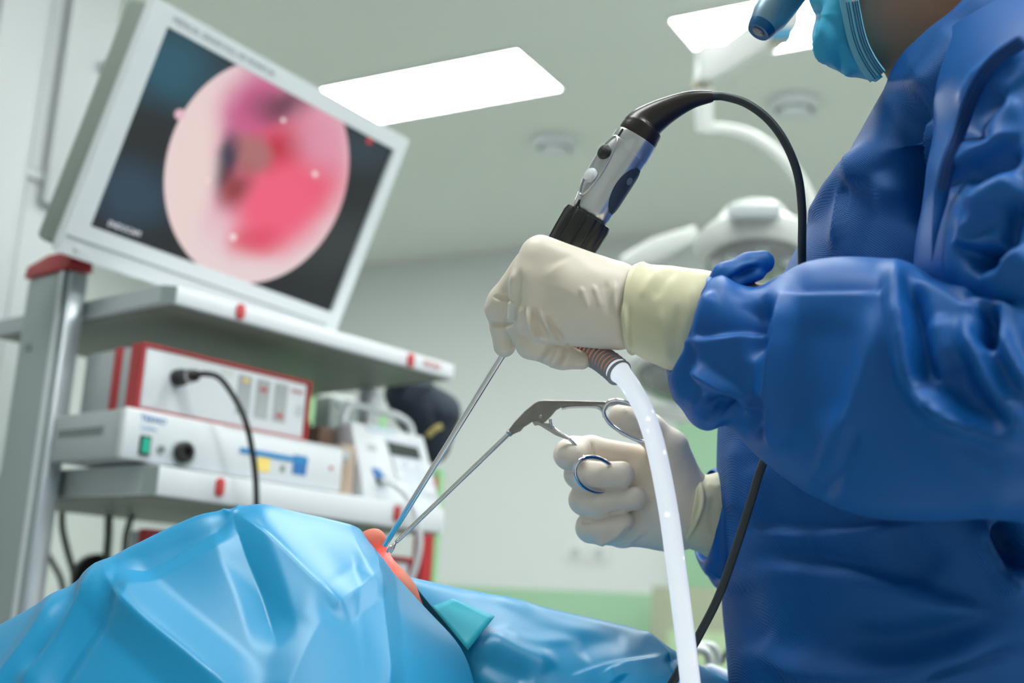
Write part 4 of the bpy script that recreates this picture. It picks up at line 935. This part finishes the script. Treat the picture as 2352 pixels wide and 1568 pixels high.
# rubber boot and cable
bp = cr([B_+ea*.0006, B_+ea*.006, P(1486, 282, DE-.004), P(1530, 254, DE-.006), P(1585, 230, DE-.008), P(1637, 221, DE-.01)], 10)
tt = np.linspace(0, 1, len(bp)); rad = np.interp(tt, [0, .12, .3, .45, .65, .85, .985, 1], [48, 48, 46, 38, 28, 19, 13.5, 12])*px
tube('boot', bp, rad, m_boot, es, 32)
dC = DE-.01
cpath = [P(1634, 221, dC), P(1665, 222, dC), P(1715, 238, dC-.003), P(1765, 275, dC-.005), P(1805, 330, dC-.006), P(1832, 400, dC-.004), P(1842, 480, dC), P(1842, 560, dC+.006), P(1842, 640, dC+.018), P(1840, 740, dC+.025), P(1828, 860, dC+.02), P(1795, 980, dC+.0), P(1752, 1065, dC-.005), P(1722, 1160, dC-.005), P(1690, 1260, dC-.005), P(1650, 1370, dC-.01), P(1610, 1450, dC-.01), P(1560, 1540, dC-.01), P(1500, 1640, dC)]
tube('camera_cable', cr(cpath, 10), 9.8*px, m_cable, es, 16)
# telescope rod through the hand into the nose
TIP = P(884, 1252, .985)
R0 = P(1322, 560, DE); R1 = P(1175, 783, .935)
tele = thing('endoscope', TIP, 'long polished rod endoscope running from the left glove into the nostril', 'endoscope')
lathe('shaft', R1, unit(TIP-R1), [(-.01, .0024), (.0, .0024), (np.linalg.norm(TIP-R1), .0023)], m_chrome, tele, 24)
lathe('sheath', R0, unit(R1-R0), [(0, .009), (.03, .009), (.036, .005), (np.linalg.norm(R1-R0)-.012, .004), (np.linalg.norm(R1-R0)-.004, .0036), (np.linalg.norm(R1-R0)+.001, .0026)], m_steel, tele, 28)
# light guide cable with ribbed sleeve
m_rib = mat('ribbed_rubber', (150, 150, 158), .5)
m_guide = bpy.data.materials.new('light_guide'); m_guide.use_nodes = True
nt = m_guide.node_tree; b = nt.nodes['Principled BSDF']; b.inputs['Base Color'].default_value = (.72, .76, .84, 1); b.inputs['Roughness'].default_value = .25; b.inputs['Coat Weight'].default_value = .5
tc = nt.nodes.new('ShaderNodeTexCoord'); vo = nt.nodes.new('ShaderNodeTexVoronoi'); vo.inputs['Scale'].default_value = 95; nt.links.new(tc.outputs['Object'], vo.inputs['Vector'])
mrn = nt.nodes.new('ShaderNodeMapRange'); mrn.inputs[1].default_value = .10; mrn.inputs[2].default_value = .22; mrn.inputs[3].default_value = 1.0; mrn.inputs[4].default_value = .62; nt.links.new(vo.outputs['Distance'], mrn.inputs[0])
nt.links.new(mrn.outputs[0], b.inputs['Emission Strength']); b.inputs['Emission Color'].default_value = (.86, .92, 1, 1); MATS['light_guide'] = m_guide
lc = thing('light_cable', P(1415, 850, .9), 'glowing white light guide cable with grey ribbed sleeve hanging from the left glove', 'cable')
rp0 = cr([P(1285, 772, .94), P(1335, 800, .927), P(1378, 822, .912), (P(1406, 842, .90)), P(1424, 858, .892)], 14)
s0 = np.concatenate([[0], np.cumsum(np.linalg.norm(np.diff(rp0, axis=0), axis=1))])
dens = np.linspace(0, s0[-1], 130); rp1 = np.stack([np.interp(dens, s0, rp0[:, k]) for k in range(3)], 1)
rad = (27+3*np.linspace(0, 1, 130)+3.0*np.sin(dens/.0042*2*math.pi))*(.89/FPX)
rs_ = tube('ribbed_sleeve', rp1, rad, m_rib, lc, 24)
tube('added_leak_glow', rp1[2:-2], (25.2+3*np.linspace(0, 1, 126))*(.89/FPX), mat('added_leak_glow', (240, 150, 100), .5, emit=(255, 170, 120), es=.22), rs_, 24)  # added inner tube; its orange emission imitates light leaking between the ribs
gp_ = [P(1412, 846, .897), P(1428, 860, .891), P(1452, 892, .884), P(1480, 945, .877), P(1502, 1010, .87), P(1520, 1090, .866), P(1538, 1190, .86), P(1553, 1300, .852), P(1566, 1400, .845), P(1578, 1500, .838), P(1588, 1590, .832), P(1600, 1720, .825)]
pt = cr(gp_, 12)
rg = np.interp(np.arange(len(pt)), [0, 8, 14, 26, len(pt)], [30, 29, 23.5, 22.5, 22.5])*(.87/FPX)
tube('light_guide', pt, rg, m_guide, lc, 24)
# ------------------------------------------------------------------ forceps in the right hand
DFp = 1.03; fx = DFp/FPX
m_forc = mat('forceps_steel', (176, 174, 170), .3, 1, var=.12, vscale=90); m_forcd = mat('forceps_brushed', (138, 134, 128), .42, 1, var=.2, vscale=120)
fc = thing('grasping_forceps', P(900, 1255, .985), 'steel grasping forceps with finger rings held in the right glove', 'forceps')
def fp_(pts, off=0): return [P(x, y, DFp+off) for x, y in pts]
body = [(1168, 988), (1180, 972), (1205, 945), (1228, 926), (1238, 920.5), (1250, 919), (1300, 919.5), (1345, 920.5), (1390, 922), (1392, 929), (1372, 930), (1345, 930.5), (1310, 931.5), (1292, 934.5), (1278, 942), (1266, 956), (1254, 968), (1246, 974), (1234, 966.5), (1222, 969), (1212, 976), (1203, 981), (1196, 990), (1184, 995), (1176, 999)]
prism('body_plate', fp_(body, -.0035), CF*.007, m_forcd, fc, .0009, 30)
lathe('pivot_screw', P(1241.5, 956.5, DFp-.0036), -CF, [(0, 4.2*fx), (.0003, 4.2*fx), (.0006, 3.4*fx), (.0007, .5*fx)], m_forc, fc, 20)
def bar(name, pts, r, sx=1): return tube(name, cr([P(x, y, DFp+z) for x, y, z in pts], 8), r*fx, m_chrome, fc, 12)
bar('upper_handle', [(1290, 938, 0), (1312, 934, 0), (1350, 933, 0), (1372, 935, 0), (1384, 944, 0), (1390, 958, 0)], 4.6)
# thumb ring
cx, cy, a1, a2, ro = 1449, 966, 68, 34, math.radians(30)
pts = []
for k in range(30):
    t = 2*math.pi*k/30; u, v = a1*math.copysign(abs(math.cos(t))**.85, math.cos(t)), a2*math.copysign(abs(math.sin(t))**.85, math.sin(t))
    pts.append(P(cx+u*math.cos(ro)-v*math.sin(ro), cy+u*math.sin(ro)+v*math.cos(ro), DFp-.002+.0*v))
tube('thumb_ring', pts, 5*fx, m_chrome, fc, 12, True)
prism('handle_web', fp_([(1300, 920), (1345, 920.5), (1390, 922), (1430, 924), (1462, 931), (1458, 935), (1420, 929), (1398, 934), (1392, 944), (1384, 938), (1372, 931), (1345, 929), (1310, 929)], -.003), CF*.006, m_forc, fc, .0008, 30)
# movable handle with finger ring
prism('lower_handle', fp_([(1222, 968), (1236, 965), (1250, 972), (1262, 972), (1268, 985), (1290, 997), (1310, 1008), (1300, 1009), (1275, 999), (1252, 985), (1238, 976), (1228, 978)], -.003), CF*.006, m_forc, fc, .0009, 30)
bar('handle_link', [(1264, 962, 0), (1266, 975, .0), (1280, 990, 0), (1310, 1010, 0), (1335, 1040, .008), (1344, 1056, .0)], 3.6)
pts = []
for k in range(30):
    t = 2*math.pi*k/30; u, v = 50*math.cos(t), 38*math.sin(t); ro = math.radians(28)
    pts.append(P(1368+u*math.cos(ro)-v*math.sin(ro), 1090+u*math.sin(ro)+v*math.cos(ro), DFp-.004+.014*math.cos(t)))
tube('finger_ring', pts, 5*fx, m_chrome, fc, 12, True)
# shaft to the nose
S0 = P(1176, 989, DFp); S1 = P(908, 1246, .988)
sl_ = np.linalg.norm(S1-S0); sd = unit(S1-S0)
lathe('collar', S0, sd, [(-.004, 6*fx), (.0, 8.2*fx), (.004, 8.0*fx), (.005, 5*fx)], m_forc, fc, 24)
lathe('shaft', S0, sd, [(0, 5.4*fx), (sl_*.5, 5.2*fx), (sl_-.004, 5*fx), (sl_-.001, 4.4*fx), (sl_, 2.5*fx)], m_chrome, fc, 24)
tube('jaw', cr([S1, P(901, 1254, .987), P(895, 1258, .986), P(889, 1268, .986)], 5), [.0013]*15+[.0009], m_chrome, fc, 10)
tube('jaw', cr([S1, P(903, 1258, .985), P(899, 1265, .984), P(896, 1268, .984)], 5), [.0012]*15+[.0008], m_chrome, fc, 10)
# ------------------------------------------------------------------ patient (only nose and upper lip show)
m_pskin = mat('patient_skin', (206, 150, 122), .5, spec=.35, var=.06, vscale=80, bump=.1, bscale=500, bdist=.0005)
nt = m_pskin.node_tree; bs = nt.nodes['Principled BSDF']; out = nt.nodes['Material Output']
tr = nt.nodes.new('ShaderNodeBsdfTranslucent'); tr.inputs[0].default_value = (1.0, .04, .05, 1)
mx = nt.nodes.new('ShaderNodeMixShader'); mx.inputs[0].default_value = .30
nt.links.new(bs.outputs[0], mx.inputs[1]); nt.links.new(tr.outputs[0], mx.inputs[2]); nt.links.new(mx.outputs[0], out.inputs['Surface'])
FN = Px(880, 1280, 1.0)
nose = [('c', (800, 1262, 0), 26, (850, 1244, 0), 24), ('c', (850, 1244, 0), 24, (862, 1238, 0), 23), ('c', (858, 1262, -12), 20, (878, 1290, -14), 16), ('c', (858, 1262, 12), 20, (878, 1290, 14), 16), ('c', (858, 1246, 0), 26, (880, 1298, 0), 17)]
face = [('e', (760, 1500, 30), (230, 215, 200)), ('c', (760, 1330, 20), 90, (860, 1390, 20), 95), ('c', (890, 1336, 0), 27, (912, 1362, 0), 26), ('c', (872, 1408, 10), 55, (905, 1470, 10), 60), ('e', (930, 1510, 10), (65, 60, 70)), ('c', (980, 1610, 40), 90, (1150, 1740, 60), 100)]
V, F = surfnet(sdf_groups([(14, 12, nose), (40, 30, face)], [(('c', (882, 1270, -6), 5, (870, 1280, -6), 6), 3), (('c', (955, 1385, -40), 4, (955, 1380, 40), 4), 6)]), (480, 1180, -220), (1420, 1860, 280), 6)
pat = mobj('person', FN.w(V), F, m_pskin)
tag(pat, 'patient under the drape with only a red lit nose and upper lip showing', 'person')
# the endoscope's own light inside the nose
ld = bpy.data.lights.new('endoscope_tip_light', 'POINT'); ld.energy = .045; ld.shadow_soft_size = .003; ld.color = (1, .95, .9)
lo2 = bpy.data.objects.new('endoscope_tip_light', ld); COL.objects.link(lo2); lo2.parent = tele; lo2.location = Vector((FN.w(np.array([878., 1288, -4])))-ORG[tele])

# ------------------------------------------------------------------ surgical drape
m_drape = mat('drape_film', (12, 142, 194), .38, spec=.5, var=.035, vscale=14)
m_strip = mat('adhesive_strip', (44, 186, 210), .5, spec=.4)
m_edge = mat('strip_edge', (120, 200, 222), .5)
def subgrid(C, crease_cols=(), crease_rows=(), lv=4, cw=.6):
    """control grid (rows x cols of points) -> smooth surface (Catmull-Clark with soft creases)"""
    C = np.asarray(C); nr, nc = C.shape[:2]; me = bpy.data.meshes.new('tmp')
    me.from_pydata(C.reshape(-1, 3).tolist(), [], grid_faces(nr, nc, False)); me.update()
    cr_ = me.attributes.new('crease_edge', 'FLOAT', 'EDGE')
    for e_ in me.edges:
        a, b_ = e_.vertices; ra, ca, rb, cb2 = a//nc, a % nc, b_//nc, b_ % nc; w_ = 0
        if ca == cb2: w_ = dict(crease_cols).get(ca, 0)
        if ra == rb: w_ = max(w_, dict(crease_rows).get(ra, 0))
        cr_.data[e_.index].value = w_
    ob = bpy.data.objects.new('tmp', me); COL.objects.link(ob); md = ob.modifiers.new('s', 'SUBSURF'); md.levels = lv; md.render_levels = lv
    ev = ob.evaluated_get(bpy.context.evaluated_depsgraph_get()); m2 = bpy.data.meshes.new_from_object(ev)
    V = np.array([v.co[:] for v in m2.vertices]); F = [tuple(p.vertices) for p in m2.polygons]
    bpy.data.objects.remove(ob); bpy.data.meshes.remove(m2); bpy.data.meshes.remove(me); return V, F
cols = [
    [(-120, 1480, .97), (-100, 1510, .93), (-60, 1550, .89), (-20, 1590, .86), (20, 1640, .83), (60, 1720, .80)],
    [(100, 1368, .95), (112, 1395, .92), (140, 1450, .88), (180, 1510, .85), (230, 1570, .82), (300, 1680, .78)],
    [(232, 1276, .945), (250, 1312, .905), (285, 1378, .875), (345, 1438, .85), (440, 1515, .82), (580, 1640, .78)],
    [(375, 1206, .955), (395, 1262, .915), (440, 1340, .885), (500, 1415, .855), (580, 1500, .825), (680, 1660, .78)],
    [(498, 1146, .96), (512, 1196, .925), (545, 1270, .90), (610, 1360, .87), (690, 1460, .835), (760, 1660, .78)],
    [(594, 1140, .965), (615, 1210, .93), (660, 1275, .905), (715, 1335, .885), (776, 1392, .865), (825, 1660, .785)],
    [(705, 1160, .975), (720, 1210, .945), (750, 1270, .92), (790, 1320, .90), (826, 1392, .87), (868, 1660, .79)],
    [(800, 1192, .985), (815, 1230, .96), (835, 1285, .935), (855, 1345, .91), (872, 1425, .88), (905, 1660, .80)],
    [(826, 1204, .99), (842, 1250, .97), (876, 1312, .95), (920, 1385, .93), (960, 1460, .91), (1000, 1660, .86)],
    [(834, 1220, .995), (856, 1268, .985), (920, 1332, .972), (1000, 1422, .96), (1076, 1492, .945), (1112, 1660, .91)]]
back = [(c[0][0]+(8 if i < 8 else 4), c[0][1]+(150 if i < 7 else (60 if i == 7 else 24)), c[0][2]+(.10 if i < 7 else (.05 if i == 7 else .012))) for i, c in enumerate(cols)]
far = [(c[0][0]+10, c[0][1]+(420 if i < 7 else (140 if i == 7 else 50)), c[0][2]+(.16 if i < 7 else (.07 if i == 7 else .016))) for i, c in enumerate(cols)]
C = [[P(*far[i]) for i in range(10)], [P(*back[i]) for i in range(10)]]+[[P(*cols[i][r]) for i in range(10)] for r in range(6)]
V, F = subgrid(C, {2: .8, 5: .7, 7: .6, 9: 1}.items(), {2: .25}.items(), 5)
df = [('p', [(232, 1262), (262, 1345), (330, 1420), (430, 1505), (580, 1630)], 100, 10), ('p', [(242, 1255), (200, 1370), (130, 1470), (20, 1640)], 40, 10), ('p', [(272, 1280), (250, 1380), (170, 1500), (80, 1640)], 36, -7), ('p', [(145, 1335), (100, 1430), (30, 1530), (-60, 1640)], 36, 9), ('p', [(178, 1310), (145, 1420), (50, 1560)], 28, -7),
      ('p', [(200, 1280), (340, 1232), (440, 1185), (540, 1135)], 44, 7), ('p', [(245, 1305), (330, 1300), (430, 1248), (560, 1170)], 44, -7),
      ('t', [(495, 1146), (510, 1168), (535, 1176), (568, 1146)], 9, 3), ('p', [(520, 1150), (640, 1262), (710, 1330), (800, 1412)], 110, 9), ('p', [(525, 1150), (560, 1260), (600, 1360), (640, 1500)], 64, -8),
      ('p', [(755, 1412), (820, 1358), (870, 1314)], 54, 6), ('p', [(846, 1210), (868, 1380), (898, 1640)], 50, 8), ('p', [(770, 1380), (700, 1500), (640, 1640)], 80, 5), ('s', [(238, 1276), (262, 1345), (330, 1420), (430, 1505), (540, 1600)], 16, 2), ('s', [(530, 1165), (640, 1262), (710, 1330), (790, 1402)], 16, 2)]
V = folds(V, F, [(a, b, c, d*.8) for a, b, c, d in df], outward=P(600, 1600, 1.1)); V = wrinkle(V, F, .0005, (7, 15), 11)
drp = thing('surgical_drape', P(700, 1640, .95), 'glossy light blue surgical drape covering the patient', 'drape')
hd = mobj('head_panel', V, F, m_drape, drp); md = hd.modifiers.new('thick', 'SOLIDIFY'); md.thickness = .0008
# panel over the chest
rc = [
    [(926, 1306, 1.03), (955, 1348, 1.015), (1000, 1400, 1.0), (1040, 1452, .985), (1060, 1530, .97), (1070, 1700, .95)],
    [(1000, 1324, 1.04), (1030, 1366, 1.02), (1075, 1420, 1.0), (1110, 1480, .975), (1140, 1550, .955), (1160, 1700, .93)],
    [(1130, 1352, 1.05), (1160, 1392, 1.03), (1190, 1445, 1.0), (1220, 1510, .97), (1250, 1580, .95), (1270, 1700, .92)],
    [(1290, 1392, 1.06), (1310, 1425, 1.04), (1330, 1475, 1.01), (1350, 1530, .98), (1380, 1600, .95), (1400, 1700, .92)],
    [(1400, 1413, 1.07), (1415, 1440, 1.05), (1440, 1490, 1.02), (1460, 1545, .99), (1480, 1610, .96), (1500, 1700, .93)],
    [(1455, 1429, 1.08), (1480, 1460, 1.06), (1510, 1505, 1.04), (1530, 1555, 1.01), (1550, 1620, .98), (1570, 1700, .95)],
    [(1540, 1484, 1.09), (1560, 1510, 1.07), (1580, 1545, 1.05), (1600, 1580, 1.02), (1620, 1640, .99), (1640, 1720, .96)],
    [(1668, 1555, 1.10), (1674, 1572, 1.08), (1680, 1592, 1.06), (1682, 1618, 1.03), (1684, 1660, 1.0), (1686, 1740, .97)]]
bk = [(c[0][0]+20, c[0][1]+90, c[0][2]+.09) for c in rc]; fr_ = [(c[0][0]+40, c[0][1]+330, c[0][2]+.17) for c in rc]
C = [[P(*b_) for b_ in fr_], [P(*b_) for b_ in bk]]+[[P(*c[r]) for c in rc] for r in range(6)]
V, F = subgrid(C, {0: 1, 5: .3}.items(), {2: .2}.items(), 5)
rfold = [('s', [(1300, 1555), (1380, 1525), (1450, 1512), (1525, 1503)], 26, 6), ('r', [(1080, 1500), (1160, 1540), (1230, 1568)], 30, -6), ('t', [(1455, 1435), (1500, 1470), (1550, 1530), (1560, 1568)], 18, 6), ('r', [(1110, 1345), (1200, 1400), (1300, 1440), (1420, 1455)], 16, 2),
         ('r', [(1150, 1440), (1220, 1470), (1330, 1470)], 14, 2), ('r', [(1110, 1450), (1200, 1500), (1290, 1530)], 26, 6), ('r', [(1320, 1500), (1380, 1470), (1450, 1460)], 30, -4), ('r', [(1535, 1500), (1550, 1540), (1580, 1568)], 12, -5), ('r', [(1400, 1530), (1420, 1568)], 20, 3), ('r', [(1060, 1342), (1150, 1365), (1250, 1400)], 20, 2)]
V = folds(V, F, [(a, b, c, d*.7) for a, b, c, d in rfold], outward=P(1300, 1750, 1.15)); V = wrinkle(V, F, .0009, (8, 20), 12)
bp2 = mobj('body_panel', V, F, m_drape, drp); md = bp2.modifiers.new('thick', 'SOLIDIFY'); md.thickness = .0008
BPV = V
# teal adhesive strip stuck along the opening, overlapping both panels
ap = []
for i in range(9):
    for j in range(9):
        s_, t_ = i/8, j/8
        a = np.array([992, 1392])*(1-t_)+np.array([1040, 1374])*t_; b_ = np.array([1074, 1492])*(1-t_)+np.array([1136, 1414])*t_; q_ = a*(1-s_)+b_*s_
        h = on_surface(BPV, *q_); dq = float(proj(h)[2]) if h is not None else 1.0
        ap.append((q_[0], q_[1], dq))
ap = np.array(ap); A2 = np.stack([np.ones(81), ap[:, 0]-1060, ap[:, 1]-1430, (ap[:, 0]-1060)*(ap[:, 1]-1430)], 1); cf_ = np.linalg.lstsq(A2, ap[:, 2], rcond=None)[0]
ap[:, 2] = np.minimum(A2@cf_, ap[:, 2])-.004
V = [P(*r) for r in ap]; asx = mobj('adhesive_strip', V, grid_faces(9, 9, False), m_strip, drp); md = asx.modifiers.new('thick', 'SOLIDIFY'); md.thickness = .0012
# pillow-like white sheet and coiled tube on the far side of the table
ws_ = thing('white_sheet', P(1680, 1570, 1.3), 'folded white sheet lying beside the surgeon at the table edge', 'sheet')
Fw = Px(1680, 1545, 1.3)
V, F = surfnet(sdf_groups([(20, 20, [('c', (1630, 1535, 0), 12, (1760, 1600, 0), 26), ('c', (1650, 1600, 20), 40, (1800, 1650, 20), 40)])]), (1570, 1480, -80), (1880, 1740, 100), 6)
mobj('cloth', Fw.w(V), F, mat('white_cotton', (226, 232, 240), .8), ws_)
ct = thing('coiled_tube', P(1630, 1540, 1.6), 'clear grey coiled tube behind the black cable near the table edge', 'tube')
m_ct = mat('tube_grey', (196, 200, 196), .25, .3)
def ring(cx_, cy_, rx_, ry_, d, k0=-2.9, k1=.5): return [P(cx_+rx_*math.cos(a), cy_+ry_*math.sin(a), d) for a in np.linspace(k0, k1, 24)]
tube('coil', ring(1622, 1510, 28, 30, 1.6), .005, m_ct, ct, 10); tube('coil', ring(1606, 1516, 24, 26, 1.58), .006, m_ct, ct, 10)
e_ = P(1625, 1545, 1.6)
tube('lead', cr([P(1606, 1542, 1.58), e_, np.array([e_[0], e_[1], 1.09]), np.array([e_[0]-.05, e_[1], 1.036])], 6), .005, m_ct, ct, 10)
tube('outlet', cr([P(1655, 1522, 1.6), P(1668, 1500, 1.6), P(1690, 1470, 1.6)], 5), .004, m_hose, ct, 8)
# operating table under the patient, running away from the head
ta = unit(np.array([.42, .9, 0])); tn = np.array([ta[1], -ta[0], 0]); to = np.array([-.17, .94, 0])
ot = thing('operating_table', to+ta*.6, 'operating table hidden under the blue drape', 'table')
TAX = (ta, tn, Z_)
box('mattress', to, TAX, (-.12, -.2, .96), (1.6, .17, 1.03), m_black, ot, .02)
box('table_top', to, TAX, (-.12, -.21, .91), (1.6, .18, .959), m_lgrey, ot, .006)
box('column', to, TAX, (.55, -.13, .06), (.8, .12, .909), m_lgrey, ot, .02)
box('base', to, TAX, (.3, -.22, 0), (1.2, .2, .059), m_lgrey, ot, .02)
